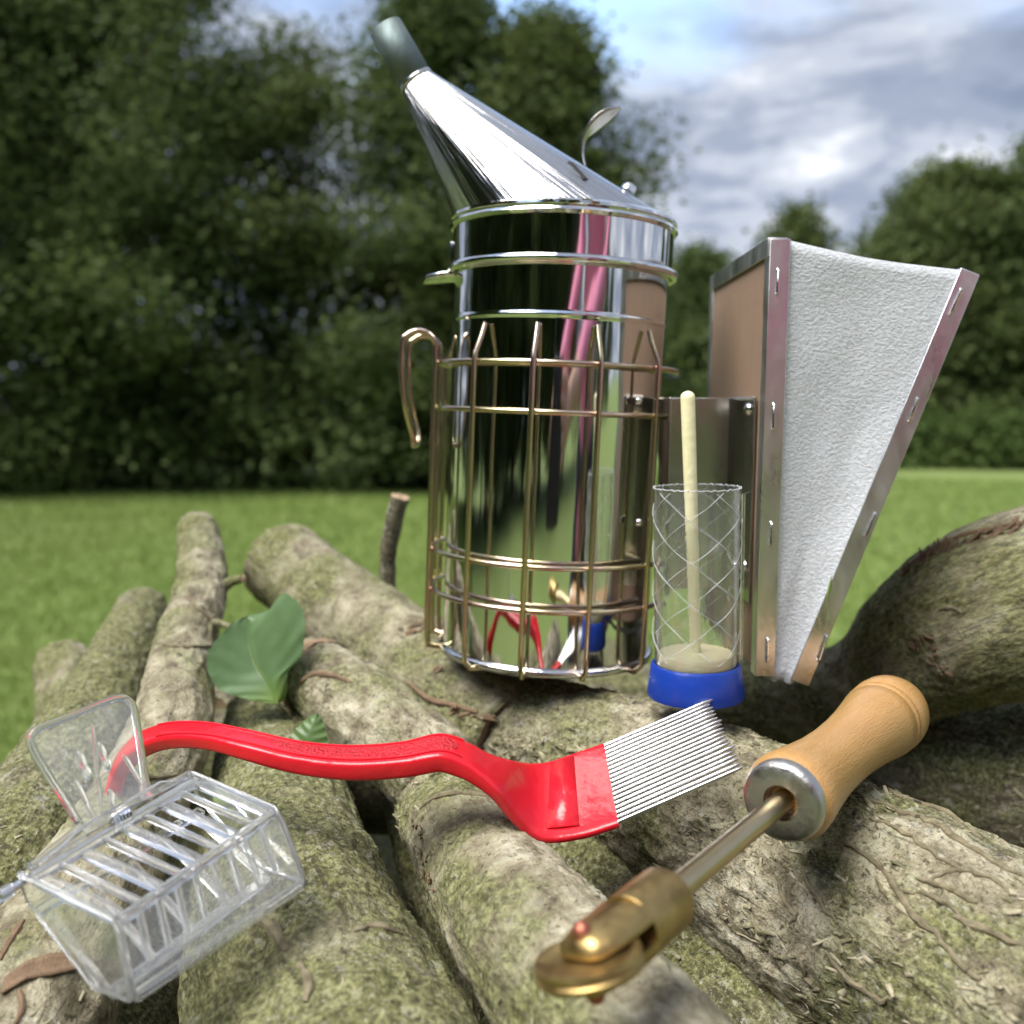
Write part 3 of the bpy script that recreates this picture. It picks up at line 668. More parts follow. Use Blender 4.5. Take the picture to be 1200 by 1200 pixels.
leaf('small pale green hazel leaf behind the red fork handle', P(352, 905, .385), P(372, 836, .395), P(392, 868, .385) - P(345, 872, .385), .0105, [P(348, 915, .385), P(342, 930, .39)], GL2)

# ------------------------------------------------------------------ bee smoker
base = P(638.5, 766, 0.444); base.y = 0.45
SM = Matrix.Translation(base) @ Matrix.Rotation(R(2.3), 4, 'Y')
sm = thing('bee_smoker', 'polished steel bee smoker with wire guard and white leather bellows, standing on the logs', 'bee smoker', SM)
SI = SM.inverted(); L3 = lambda px, py, Y: SI @ P(px, py, Y)
def arc(c, r, a0, a1, n): return [(c[0] + r * math.cos(R(a0 + (a1 - a0) * i / n)), c[1] + r * math.sin(R(a0 + (a1 - a0) * i / n))) for i in range(n + 1)]
zt = (SI @ P(661, 321, 0.444)).z; zr = (SI @ P(661, 262, 0.444)).z
RB = 0.0500
can = MB().lathe([(RB, .0005)] + [(RB, z_) for z_ in np.linspace(.001, zt - .0252, 30)] + [(RB, zt - .0248)] + [(RB + .0005 * math.sin(math.pi * k / 8) ** 2, zt - .0245 + .0035 * k / 8) for k in range(9)] + [(RB, zt - .0207), (RB, zt - .0203)] + [(RB, z_) for z_ in np.linspace(zt - .0198, zt, 8)], 160, cap=False)
can.build('can', STEEL, sm, solid=0)
MB().lathe([(0.0001, .002), (RB - .001, .002)], 96, cap=False).build('can_floor', PLATE, sm)
MB().ring(arc((RB + .0006, .0028), .0019, 0, 340, 14), 128).build('base_rim', CHROME, sm)
lid = MB().lathe([(RB + .0013, z_) for z_ in np.linspace(zt - .001, zr - .003, 10)], 160, cap=False).build('lid_band', STEEL, sm)
MB().ring(arc((RB + .0022, zt), .0020, 0, 340, 16), 128).build('lid_bead', STEEL, sm)
MB().ring([(RB + .0004, zr - .0035), (RB + .0022, zr - .0042), (RB + .0030, zr - .0030), (RB + .0026, zr - .0018), (RB + .0018, zr - .0012), (RB + .0026, zr - .0004), (RB + .0024, zr + .0008), (RB - .0002, zr + .0022), (RB - .0014, zr + .0016)], 128).build('lid_rim', STEEL, sm)
# oblique cone lofted from the rim to the nozzle mouth
tip = L3(487, 95, .45); td = (L3(474, 60, .45) - L3(496, 112, .45)).normalized()
td = Vector((-0.60, 0, 0.80)); e1 = Vector((0.80, 0, 0.60)); rt = 0.0078; rows = []
for i in range(25):
    u = i / 24; row = []
    for k in range(129):
        a = 2 * math.pi * k / 128; b0 = Vector(((RB + .0008) * math.cos(a), (RB + .0008) * math.sin(a), zr + .001)); b1 = tip + e1 * (rt * math.cos(a)) + Vector((0, 1, 0)) * (rt * math.sin(a))
        uu = u + 0.018 * math.sin(math.pi * u); q = b0 + (b1 - b0) * uu
        row.append(q)
    rows.append(row)
cone = MB().grid(rows).build('cone', CONE, sm, smooth=60)
at = cone.data.attributes.new('cone', 'FLOAT_VECTOR', 'POINT'); at.data.foreach_set('vector', np.array([(math.cos(2 * math.pi * k / 128), math.sin(2 * math.pi * k / 128), i / 24) for i in range(25) for k in range(129)], float).ravel())
nd = (L3(452, 33, .45) - L3(487, 95, .45)).normalized(); nl = (L3(452, 33, .45) - L3(487, 95, .45)).length; p0 = tip - td * .001
nz = MB(); fr0 = [tip - nd * .003, tip + nd * nl * .5, tip + nd * nl]; nz.tube(fr0, [rt * 1.02, rt * .99, rt * .96], 48, cap=False)
nz.build('nozzle', NOZ, sm, solid=0.0008)
MB().tube([tip - td * .0012, tip + td * .0006], [rt * 1.07, rt * 1.05], 48, cap=False).build('nozzle_collar', CONE, sm, solid=.0006)
# lift tab on the cone: slot, curled thumb piece, rivet
def cone_pt(px, py):
    d = (SI.to_3x3() @ ray(px, py)).normalized(); o = SI @ CAM
    v = [p for r_ in rows for p in r_]; n = len(rows[0])
    if not hasattr(cone_pt, 'b'): cone_pt.b = BVHTree.FromPolygons(v, [(i * n + j, i * n + j + 1, (i + 1) * n + j + 1, (i + 1) * n + j) for i in range(24) for j in range(n - 1)])
    h = cone_pt.b.ray_cast(o, d); return (h[0], h[1] if h[1].dot(d) < 0 else -h[1]) if h[0] else None
BLACK = m_plastic('dark slot', (0.012, 0.012, 0.012), 0.7)
a = cone_pt(668, 190); b = cone_pt(687, 211)
if a and b:
    dv = (b[0] - a[0]).normalized(); wv = dv.cross(a[1]).normalized() * .0014
    MB().bar(a[0] + a[1] * .0001, b[0] + b[1] * .0001, wv, a[1] * .0003).build('slot', BLACK, sm, bevel=.0002)
tp = [L3(686, 197, .438), L3(683, 178, .44), L3(686, 161, .44), L3(697, 147, .44), L3(712, 135, .44), L3(727, 126, .44)]
tw = [.0006, .0006, .0012, .0033, .0033, .0006]; cpt = catmull([(*p, w_) for p, w_ in zip(tp, tw)], 6); trow = []
for c in cpt:
    wv = Vector((0.55, 0.62, -0.56)).normalized() * c[3]; trow.append([Vector(c[:3]) + wv * s for s in (-1, -.5, 0, .5, 1)])
MB().grid(trow).build('lift_tab', PLATE, sm, smooth=80, solid=.0007)
rv = L3(737, 222, .44); MB().lathe([(.0001, .003), (.0022, .0024), (.0034, .0010), (.0037, -.001)], 24, Matrix.Translation(rv) @ Matrix.Rotation(R(30), 4, 'Y')).build('rivet', CHROME, sm)
# thumb tab of the lid
tb = MB(); tz = zt - .0012; ol = [Vector((-RB + .001, -.012, tz)), Vector((-RB - .006, -.0115, tz - .0006)), Vector((-RB - .0125, -.008, tz - .002)), Vector((-RB - .015, 0, tz - .0034)), Vector((-RB - .0125, .008, tz - .002)), Vector((-RB - .006, .0115, tz - .0006)), Vector((-RB + .001, .012, tz))]
tb.prism(ol, Vector((0, 0, -.0022))); tb.build('thumb_tab', STEEL, sm, bevel=.0006)
MB().bar(Vector((-RB - .0012, -.006, zt)), Vector((-RB - .0012, -.006, zt + .012)), Vector((.0006, 0, 0)), Vector((0, .003, 0))).build('tab_strap', STEEL, sm, bevel=.0004)
# wire guard
RC = 0.0583; WR = 0.00125
def on(an, r, z): return Vector((r * math.sin(R(an)), -r * math.cos(R(an)), z))
zz = lambda py: (SI @ P(640, py, .392)).z
z1, z2, z3, z4 = zz(424), zz(483), zz(667), zz(719)
for zq, a0, a1 in ((z1, -150, 80), (z2, -150, 80), (z3, -200, 62), (z4, -200, 62)):
    MB().tube([on(a0 + (a1 - a0) * k / 60, RC - .0022, zq) for k in range(61)], WR, 10).build('guard_ring', ZINC, sm)
ztop = zz(377); zbot = zz(800)
for an in (-40, -12.5, 15.5, 46, -112, -138, -165, 168):
    pts = [on(an, RB + .0022, ztop), on(an, RB + .0040, ztop - .005), on(an, RC - .0006, z1 + .0035), on(an, RC, z1), on(an, RC, z2), on(an, RC, z3), on(an, RC, z4), on(an, RC, .012), on(an, RC - .0006, zbot + .004), on(an, RC - .004, zbot + .0004), on(an + 3, RC - .010, zbot), on(an + 9, RC - .018, zbot + .001)]
    MB().tube(pts, WR, 10).build('guard_wire', ZINC, sm)
# belt hook of doubled wire
hk = []
aL, aR = -76, -104
def hook_side(an, s):
    b = on(an, RC, 0); o = Vector((-1, -.12, 0)).normalized()
    c = [on(an, RC - .012, zbot + .003), on(an, RC - .003, zbot + .003), on(an, RC, .010), on(an, RC, z3), on(an, RC, z2), Vector((b.x, b.y, z1 + .004))]
    rh = .0078
    for k in range(1, 8):
        q = math.pi * k / 8; c.append(b + o * (rh - rh * math.cos(q)) + Vector((0, 0, z1 + .006 + rh * math.sin(q))))
    c.append(b + o * (2 * rh - .0002) + Vector((0, 0, z1 - .004))); c.append(b + o * (1.65 * rh) + Vector((0, 0, z1 - .022))); return c
A_ = hook_side(aL, 1); B_ = hook_side(aR, -1); o_ = Vector((-1, -.12, 0)).normalized()
mid = (A_[-1] + B_[-1]) / 2 - o_ * .0034 + Vector((0, 0, -.0165)); sidev = (B_[-1] - A_[-1]) * .42
pth = A_ + [mid - sidev + Vector((0, 0, .004)), mid - sidev * .7, mid, mid + sidev * .7, mid + sidev + Vector((0, 0, .004))] + B_[::-1]
MB().tube(catmull(pth, 4), WR * 1.15, 10).build('belt_hook', ZINC, sm)
# bracket between can and bellows
YB = 0.38; Yf = 0.492; YP = 0.425
xl = P(886, 466, .395).x
br = MB(); c0, c1 = P(772, 466, YP), P(772, 690, YP); c2, c3 = P(874, 690, YP), P(874, 466, YP)
for p in (c2, c3): p.x = xl - .004
br.prism([c0, c1, c2, c3], Vector((0, .0012, 0))); br.build('bracket', PLATE, sm, world=True, bevel=.0004)
br = MB(); f0 = Vector((xl - .0035, YP + .0008, c3.z)); f1 = Vector((xl - .0005, YP - .004, c3.z)); f2 = Vector((xl - .0005, .392, c3.z)); dz = Vector((0, 0, c2.z - c3.z))
br.prism([f0, f1, f2, f2 + Vector((-.0012, 0, 0)), f1 + Vector((-.0012, 0, 0)), f0 + Vector((-.001, -.0006, 0))], dz); br.build('bracket_flange', PLATE, sm, world=True, bevel=.0003)
br = MB(); sx = base.x + .0515
br.prism([Vector((sx, .405, c3.z)), Vector((sx + .0012, .405, c3.z)), Vector((sx + .0012, YP + .001, c3.z)), Vector((sx, YP + .001, c3.z))], dz); br.build('can_flange', PLATE, sm, world=True, bevel=.0003)
def bolt(p, d, r):
    q = d.to_track_quat('Z', 'Y').to_matrix().to_4x4(); MB().lathe([(.0001, r * .75), (r * .5, r * .68), (r * .85, r * .4), (r, 0), (r, -r * .3)], 24, Matrix.Translation(p) @ q).build('bolt', CHROME, sm, world=True)
for px, py in ((881, 480), (879, 664)): bolt(Vector((xl - .0016, .400, P(px, py, .400).z)), Vector((-1, -.25, 0)), .0030)
for py in (470, 612): bolt(Vector((P(748, py, .412).x, .409, P(748, py, .41).z)), Vector((.55, -.8, 0)), .0018)
# bellows boards (left fixed, right hinged at the bottom)
TLp, BLp = P(905, 280, YB), P(887, 792, YB); TRp, BRp = P(1145, 322, YB), P(945, 803, YB)
def board(top, bot, inward, name):
    dn = (bot - top).normalized(); th = inward * .006; dY = Vector((0, Yf - YB - .004, 0)); o = Vector((0, .002, 0))
    MB().prism([top + o + dn * .0015, bot + o - dn * .0015, bot + o - dn * .0015 + dY, top + o + dn * .0015 + dY], th).build('bellows_board', BOARD, sm, world=True, bevel=.0006)
    # folded tin edging, front and back, and along the top
    tw_ = .0072; pf = lambda p, y: Vector((p.x, y, p.z))
    for y0, s in ((YB, 1), (Yf, -1)):
        e = MB(); out_ = -inward * .0009
        pr = [(out_, .007 * s), (out_, -.0006 * s), (inward * tw_, -.0006 * s), (inward * tw_, .0004 * s), (out_ + inward * .0008, .0004 * s), (out_ + inward * .0008, .007 * s)]
        poly = [pf(top, y0) + a + Vector((0, b, 0)) for a, b in pr]
        e.prism(poly, bot - top); e.build('tin_edging', TRIM, sm, world=True, bevel=.0002)
    e = MB(); y0 = Vector((0, YB + .0012, 0)) - Vector((0, top.y, 0)); ln = Vector((0, Yf - YB - .0024, 0)); t0 = top + y0 - inward * .0007
    e.prism([t0, t0 + inward * .0072, t0 + inward * .0072 - dn * .0008, t0 - dn * .0008 - inward * .0006, t0 - inward * .0006 + dn * .0065, t0 + dn * .0065], ln); e.build('tin_edging', TRIM, sm, world=True, bevel=.0002)
inL = Vector((1, 0, 0)); dR = (TRp - BRp).normalized(); inR = Vector((-dR.z, 0, dR.x)).normalized()
if inR.x > 0: inR = -inR
dL = (TLp - BLp).normalized(); inL = Vector((dL.z, 0, -dL.x)).normalized()
board(TLp, BLp, inL, 'l'); board(TRp, BRp, inR, 'r')
# leather: front, over the top, and back
def lerp(a, b, t): return a + (b - a) * t
lt = TLp + inL * .0052; lb = BLp + inL * .0052; rt_ = TRp + inR * .0052; rb = BRp + inR * .0052
def lsheet(y, s):
    rows_ = []
    for i in range(41):
        v_ = i / 40; row = []
        for j in range(33):
            u_ = j / 32; t_ = lerp(lt, rt_, u_); b_ = lerp(lb, rb, u_); p = lerp(t_, b_, v_)
            sag = -.0014 * math.sin(math.pi * u_) ** 1.2 * (1 - v_) ** 3 * (1 if s > 0 else .6) - .0022 * math.sin(math.pi * u_) * v_ ** 10 - .0012 * (v_ > .9) * math.sin(u_ * 9)
            w_ = abs(lerp(t_, b_, v_).x - lerp(lt, rt_, u_).x); bul = math.sin(math.pi * u_) * (.0028 * math.sin(math.pi * v_) + .0012)
            p = Vector((p.x, y + s * (.0004 + bul) * 1.0 + .0009 * noise.noise(Vector((u_ * 4, v_ * 7, y * 9))), p.z + sag)); row.append(p)
        rows_.append(row)
    return rows_
fs = lsheet(YB + .0002, 1); bs_ = lsheet(Yf - .0002, -1)
lm_ = MB(); lm_.grid(fs); lm_.grid(bs_)
for idx, ext in ((0, 1), (40, -1)):
    a_ = fs[idx]; b_ = bs_[idx]; top_rows = []
    for k in range(9):
        u_ = k / 8; top_rows.append([lerp(p, q, u_) + Vector((0, 0, ext * .0035 * math.sin(math.pi * u_) ** .5)) for p, q in zip(a_, b_)])
    lm_.grid(top_rows)
lo = lm_.build('bellows_leather', LEATHER, sm, smooth=70, world=True)
ws = lo.modifiers.new('w', 'WELD'); ws.merge_threshold = .0002
def staple(px, py0, px1, py1):
    a_ = P(px, py0, YB - .0012); b_ = P(px1, py1, YB - .0012); d = (b_ - a_).normalized(); o = Vector((0, .0022, 0))
    MB().tube([a_ + o, a_ + o * .2 + d * .0001, a_ + d * .0006 - o * .1, b_ - d * .0006 - o * .1, b_ + o * .2 - d * .0001, b_ + o], .00062, 8).build('staple', CHROME, sm, world=True)
for q in ((912, 315, 911, 345), (907, 473, 906, 503), (904, 612, 903, 640), (900, 748, 899, 776)): staple(*q)
for q in ((1127, 338, 1114, 369), (1076, 466, 1066, 495), (1026, 601, 1014, 629), (969, 745, 959, 775)): staple(*q)
gb = [P(975, 672, YB - .005), P(972, 690, YB - .0052), P(967, 710, YB - .0046)]
MB().add([gb[0], gb[1] + Vector((.0007, 0, 0)), gb[2], gb[1] - Vector((.0007, 0, 0)), gb[1] + Vector((0, -.0005, 0))], [(0, 1, 4), (1, 2, 4), (2, 3, 4), (3, 0, 4)]).build('grass_blade', BLADE)
tag(COL.objects['grass_blade'], 'tiny blade of grass stuck to the white bellows leather', 'grass blade')

# ------------------------------------------------------------------ queen marking tube and plunger
qb = P(815, 814, .372); QM = Matrix.Translation(qb) @ Matrix.Rotation(R(-0.8), 4, 'Y')
q = thing('marking_tube', 'clear plastic tube with netting threads and blue cap, standing by the bellows', 'marking tube', QM)
cr = .0194; MB().lathe([(.0165, .0004), (cr, .0), (cr + .0002, .0012), (cr - .0013, .0122), (cr - .0019, .0132), (.0168, .0134), (.0168, .0030), (.0005, .0030)], 96, cap=False).build('blue_cap', BLUE, q)
TH = (QM.inverted() @ P(813, 572, .372)).z; tr_ = .0163
MB().ring([(tr_, .0040), (tr_ + .0003, TH * .3), (tr_ + .0005, TH * .7), (tr_ + .0006, TH), (tr_ + .0001, TH + .0002), (tr_ - .0003, TH), (tr_ - .0002, TH * .5), (tr_ - .0007, .0040)], 96).build('clear_tube', FILM, q)
rt2 = random.Random(9)
for k in range(10):
    sgn = 1 if k % 2 else -1; a0 = (k // 2) * 1.2566 + rt2.uniform(-.08, .08); z0 = .016; z1_ = TH - .001; turns = .82; n = 70
    pts = [Vector(((tr_ + .0011) * math.cos(a0 + sgn * 6.283 * turns * i / n), (tr_ + .0011) * math.sin(a0 + sgn * 6.283 * turns * i / n), z0 + (z1_ - z0) * i / n + .0003 * math.sin(i * .45 + k))) for i in range(n + 1)]
    MB().tube(pts, [.00006 + .00009 * abs(math.sin(i * .31 + k * 2)) for i in range(n + 1)], 6).build('netting_thread', THREAD, q)
pts = [Vector(((tr_ + .0009) * math.cos(i * .05), (tr_ + .0009) * math.sin(i * .05), TH + .0002 + .0004 * math.sin(i * 1.9) * math.sin(i * .37))) for i in range(126)]
MB().tube(pts, [.00012 + .00014 * abs(math.sin(i * 1.3)) for i in range(126)], 6, closed=True).build('frayed_rim', THREAD, q)
MB().tube([Vector(((tr_ + .0007), -.006, .016)), Vector(((tr_ + .0008), -.0055, TH * .5)), Vector(((tr_ + .0008), -.006, TH - .002)), Vector((tr_ + .0030, -.007, TH - .001))], [.0006, .0007, .0007, .0002], 8).build('tube_seam', FILM, q)
pb = thing('queen_plunger', 'cream plastic plunger rod with round foot inside the clear tube', 'plunger', QM @ Matrix.Translation((0, 0, .0095)))
PI_ = (QM @ Matrix.Translation((0, 0, .0095))).inverted(); ptop = PI_ @ P(806, 466, .366); pz = ptop.z
MB().lathe([(.0005, .0035), (.0150, .0035), (.0153, .0042), (.0153, .0074), (.0149, .0082), (.0006, .0082)], 64, cap=True).build('foot', CREAM, pb)
MB().lathe([(.0006, -.0062), (.0148, -.0062), (.0150, .0033), (.0006, .0033)], 48).build('foam_pad', FOAM, pb)
rod = [Vector((0, 0, .008)), ptop * .5 + Vector((0, 0, .004)), ptop]; rd = (ptop - rod[0]).normalized()
rod += [ptop + rd * .0012, ptop + rd * .0021, ptop + rd * .0026]; MB().tube(rod, [.0022, .0025, .0028, .0026, .0017, .0004], 24).build('rod', CREAM, pb)

# ------------------------------------------------------------------ uncapping fork
ST = [(124, 940, .350, 117, 955, .335, .0062), (130, 902, .350, 123, 923, .335, .0066), (139, 879, .348, 133, 899, .333, .0068), (162, 856, .340, 158, 876, .324, .0064), (195, 845, .332, 193, 863, .316, .0060), (240, 844, .323, 240, 863, .307, .0058),
      (290, 853, .316, 290, 873, .300, .0064), (350, 866, .312, 350, 887, .297, .0070), (410, 871, .312, 410, 893, .296, .0074), (470, 867, .312, 470, 890, .296, .0076), (515, 857, .313, 516, 883, .296, .0078),
      (548, 866, .315, 544, 892, .296, .0072), (575, 880, .319, 566, 907, .296, .0060), (600, 888, .326, 588, 928, .296, .0052), (622, 892, .336, 610, 958, .298, .0046), (642, 890, .342, 636, 979, .300, .0042), (672, 880, .344, 680, 976, .301, .0040), (707, 868, .346, 724, 963, .302, .0038)]
sec = [np.array([*P(a, b, c), *P(d, e, f_), t_]) for a, b, c, d, e, f_, t_ in ST]
fk0 = Vector(sec[8][:3]); fk = thing('uncapping_fork', 'red plastic uncapping fork with steel tines lying across the logs', 'uncapping fork', Matrix.Translation(fk0))
cs = catmull(sec, 8); NF = 40; rows = []; tops = []
for i, c in enumerate(cs):
    bk, ft, th = Vector(c[0:3]), Vector(c[3:6]), c[6]; mid = (bk + ft) / 2
    j0, j1 = max(0, i - 1), min(len(cs) - 1, i + 1); tg = (Vector(cs[j1][0:3]) + Vector(cs[j1][3:6]) - Vector(cs[j0][0:3]) - Vector(cs[j0][3:6])).normalized()
    wv = (ft - bk) / 2; nv = wv.cross(tg).normalized()
    if nv.z < -0.5: nv = -nv
    if i == 0: nv0 = nv
    if i and nv.dot(lastn) < 0: nv = -nv
    lastn = nv; ctr = mid - nv * th / 2; row = []
    sc_ = 1.0 if i else .75
    for k in range(NF):
        an = 2 * math.pi * k / NF; cx, cy = math.cos(an), math.sin(an); pw = 0.45
        row.append(ctr + wv * (math.copysign(abs(cx) ** pw, cx) * sc_) + nv * (th / 2 * math.copysign(abs(cy) ** pw, cy) * sc_))
    rows.append(row + row[:1]); tops.append((mid, wv, nv, tg))
hb = MB().grid(rows)
n = len(rows[0]); hb.f.append(tuple(range(n - 1))); hb.f.append(tuple((len(rows) - 1) * n + k for k in range(n - 2, -1, -1)))
ho = hb.build('handle', RED, fk, smooth=50, world=True); wd_ = ho.modifiers.new('w', 'WELD'); wd_.merge_threshold = 1e-5
# textured grip panel on top and narrow groove ridges
gr = []
for i in range(52, 86):
    mid, wv, nv, tg = tops[i]; e = .60 * min(1, (i - 51.5) / 4, (86 - i) / 4) ** .5
    gr.append([mid + wv * (s * e) + nv * (.0005 * (1 - abs(s) ** 3) - .0001) for s in (-1, -.75, -.4, 0, .4, .75, 1)])
MB().grid(gr).build('grip_panel', GRIP, fk, smooth=60, world=True)
for sgn in (-.78, .78):
    MB().tube([tops[i][0] + tops[i][1] * sgn * .9 + tops[i][2] * -.0001 for i in range(30, 88)], .00055, 8).build('grip_edge', RED, fk, world=True)
i = len(tops) - 9; mid, wv, nv, tg = tops[i]; m1 = tops[i - 7]
MB().add([m1[0] + m1[1] * -.86 + m1[2] * .00012, tops[i][0] + wv * -.86 + nv * .00012, tops[i][0] + wv * .84 + nv * .00012, m1[0] + m1[1] * .82 + m1[2] * .00012], [(0, 1, 2, 3)]).build('head_band', RED, fk, world=True, solid=.0003)
mid, wv, nv, tg = tops[-1]; th = cs[-1][6]; eb, ef = mid - wv * .95 - nv * th * .5, mid + wv * .93 - nv * th * .5
tb_, tf_ = P(831, 821, .352), P(870, 899, .307); rq = random.Random(2)
for k in range(19):
    u_ = k / 18; a_ = lerp(eb, ef, u_) - tg * .004; b_ = lerp(tb_, tf_, u_) + Vector((rq.uniform(-.0003, .0003), 0, rq.uniform(-.00012, .00012)))
    if k in (0, 6, 13): b_ += Vector((.0010, 0, .0004))
    d = b_ - a_; MB().tube([a_, a_ + d * .5, a_ + d * .9, a_ + d * .97, b_], [.00078, .00078, .00076, .0006, .0002], 10).build('tine', TINE, fk, world=True)

# ------------------------------------------------------------------ spur wheel embedder
E0, E1 = P(690, 1128, .187), P(1046, 832, .36); ez = (E1 - E0).normalized(); sidev = Vector((-ez.y, ez.x, 0)).normalized(); upv = ez.cross(sidev)
if upv.z < 0: upv = -upv
wnrm = (upv * math.cos(R(16)) + sidev * math.sin(R(16))).normalized(); ey = wnrm; ex = ey.cross(ez)
EM = Matrix(((ex.x, ey.x, ez.x, E0.x), (ex.y, ey.y, ez.y, E0.y), (ex.z, ey.z, ez.z, E0.z), (0, 0, 0, 1)))
em = thing('wheel_embedder', 'spur wheel tool with turned wooden handle and brass wheel leaning on the logs', 'wheel tool', EM)
def on_axis(px, py):
    r_ = ray(px, py); w0 = E0 - CAM; a_ = ez.dot(ez); b_ = ez.dot(r_); c_ = r_.dot(r_); d_ = ez.dot(w0); e_ = r_.dot(w0); return (b_ * e_ - c_ * d_) / (a_ * c_ - b_ * b_)
zf = on_axis(918, 945); zb = (E1 - E0).length; zy = on_axis(782, 1056); zs = on_axis(736, 1090)
hl = zb - zf; prof = [(.0001, 0), (.0118, 0), (.0134, .002), (.0139, .004), (.0136, .008), (.0124, .018), (.0113, .030), (.0109, .044), (.0113, .058), (.0124, .072), (.0137, .083), (.0144, .0880), (.0138, .0890), (.0146, .0900), (.0147, .0918), (.0140, .0928), (.0148, .094), (.0150, .099), (.0147, .1035), (.0135, .1075), (.0108, .1105), (.0065, .1122), (.0001, .1128)]
k_ = (hl + .003) / .1128; MB().lathe([(r_, zf + .003 + z_ * k_) for r_, z_ in prof], 72, cap=False).build('wooden_handle', HANDLE, em)
MB().lathe([(.0052, zf + .0012), (.0054, zf - .0002), (.0105, zf - .0004), (.0119, zf + .0004), (.0125, zf + .002), (.0125, zf + .0062), (.0120, zf + .0066)], 72, cap=False).build('ferrule', m_metal('ferrule steel', (0.46, 0.45, 0.43), 0.30, bumpd=.0003, bscale=(300, 300, 300), rvar=.2), em)
MB().lathe([(.0052, zf + .0010), (.0046, zf + .0016), (.0040, zf + .004)], 40, cap=False).build('ferrule_hole', TORN, em)
MB().lathe([(.0032, zy - .004), (.0032, zf + .006)], 32).build('shaft', RODM, em)
MB().lathe([(.0040, zy + .0012), (.0072, zy + .0006), (.0078, zy - .0004), (.0078, zs)], 48, cap=True).build('yoke', BRASS, em, bevel=.0002)
for s in (1, -1):
    pr = []
    zend = -.0035
    out_l = [(-.0074, zs + .0006), (.0074, zs + .0006), (.0070, .004), (.0055, zend + .0015), (.003, zend), (-.003, zend), (-.0055, zend + .0015), (-.0070, .004)]
    m_ = MB(); NA = 8
    top_ = []
    for x_, z_ in out_l: top_.append((x_, z_))
    v_ = [Vector((x_, s * .0021, z_)) for x_, z_ in top_]
    rows_ = [[Vector((x_ * f_, s * (.0021 + h_), z_ if f_ > .9 else z_ + (.0015 if z_ < .003 else 0))) for x_, z_ in top_ + top_[:1]] for f_, h_ in ((1, 0), (1, .0018), (.82, .0034), (.45, .0044), (.02, .0047))]
    m_.grid(rows_); m_.f.append(tuple(range(len(top_)))); m_.build('yoke_prong', BRASS, em, smooth=50)
MWh = Matrix.Rotation(R(-90), 4, 'X')
MB().lathe([(.0016, -.0013), (.0090, -.0013), (.0100, -.0019), (.0116, -.0018), (.0118, -.0006), (.0112, 0), (.0118, .0006), (.0116, .0018), (.0100, .0019), (.0090, .0013), (.0016, .0013)], 64, MWh, cap=False).build('spur_wheel', BRASS, em)
for s in (1, -1): MB().lathe([(.0001, .0088), (.0014, .0083), (.0021, .0072), (.0021, .0015)], 24, Matrix.Rotation(R(-90 * s), 4, 'X'), cap=False).build('pin_head', COPPER, em)

# ------------------------------------------------------------------ queen catcher clip
BL, BR, RL, RR = P(32, 1027, .235), P(227, 912, .275), P(140, 1079, .222), P(322, 952, .262); FL, FR = P(158, 1168, .216), P(355, 1036, .253)
qc = thing('queen_clip', 'clear plastic queen clip with slotted lid and upright thumb plate on the mossy log', 'queen clip', Matrix.Translation(BL))
uu = (BR - BL).normalized(); vv = (RL - BL); vv = (vv - uu * vv.dot(uu)).normalized(); nn = uu.cross(vv)
if nn.z < 0: nn = -nn
TK = .0011
def T(a, b, c=0.0): return lerp(lerp(BL, BR, a), lerp(RL, RR, a), b) - nn * c
def FF(a, t): return lerp(lerp(RL, RR, a), lerp(FL, FR, a), t)
def cb(name, a, b, wv, hv, bev=.0004): return MB().bar(a, b, wv, hv).build(name, CLEAR, qc, world=True, bevel=bev, smooth=40)
cb('back_rail', T(0, .06), T(1, .06), vv * .0022, nn * TK * .7); cb('ridge_rail', T(0, 1), T(1, 1), vv * .0014, nn * TK)
for k in range(9):
    a_ = k / 8; wd = .0021 if k in (0, 8) else (.0016 if k % 2 == 0 else .0009)
    cb('lid_bar', T(a_ * .97 + .015, .10), T(a_ * .97 + .015, .97), uu * wd, nn * TK * .85)
fn = (FL - RL).cross(uu).normalized()
MB().prism([FF(.0, .03), FF(1, .03), FF(1, 1), FF(0, 1)], fn * .0010).build('front_panel', CLEAR, qc, world=True, bevel=.0003)
for k in range(1, 9):
    a_ = k / 9; cb('front_rib', FF(a_, .06) - fn * .0009, FF(a_, .72) - fn * .0009, uu * .0009, fn * .0007)
hbv = vv * .0022 - nn * .0100
BB = lambda a, b: lerp(BL, BR, a) + vv * (.002 + b * .031) - nn * (.0105 + .0085 * b)
bn = nn
for k in range(5): cb('base_bar', BB(.06 + k * .22, .05), BB(.02 + k * .24, .98), uu * .0012, nn * .0006)
cb('base_rail', BB(0, .02), BB(1, .02), vv * .0018, nn * .0007); cb('base_rail', BB(0, 1), BB(1, 1), vv * .0018, nn * .0007)
cb('lower_lip', FF(0, 1) , FF(1, 1), (FL - RL).normalized() * .0015, fn * .0011)
for a_, sg in ((0, -1), (1, 1)):
    b0_ = lerp(BL, BR, a_); r0_ = lerp(RL, RR, a_); f0_ = lerp(FL, FR, a_)
    poly = [b0_ - vv * .0030 + nn * .0006, r0_ - vv * .001 + nn * .0008, r0_ + (f0_ - r0_) * .12 + vv * .001, f0_ - (f0_ - r0_) * .25 + vv * .0006, f0_ + vv * .0002 - nn * .0008, BB(a_, .86) - nn * .0012, BB(a_, .0) + nn * .0030 - vv * .003]
    MB().prism(poly, uu * (sg * .0013)).build('end_plate', CLEAR, qc, world=True, bevel=.0003)
    ins = sum(poly, Vector()) / len(poly); poly2 = [lerp(ins, p, .97) + uu * sg * .0012 for p in poly]
    MB().tube(poly2, .00055, 6, closed=True).build('end_rim', CLEAR, qc, world=True)
LP = plane(P(94, 969, .262), P(172, 925, .277), P(36, 868, .266))
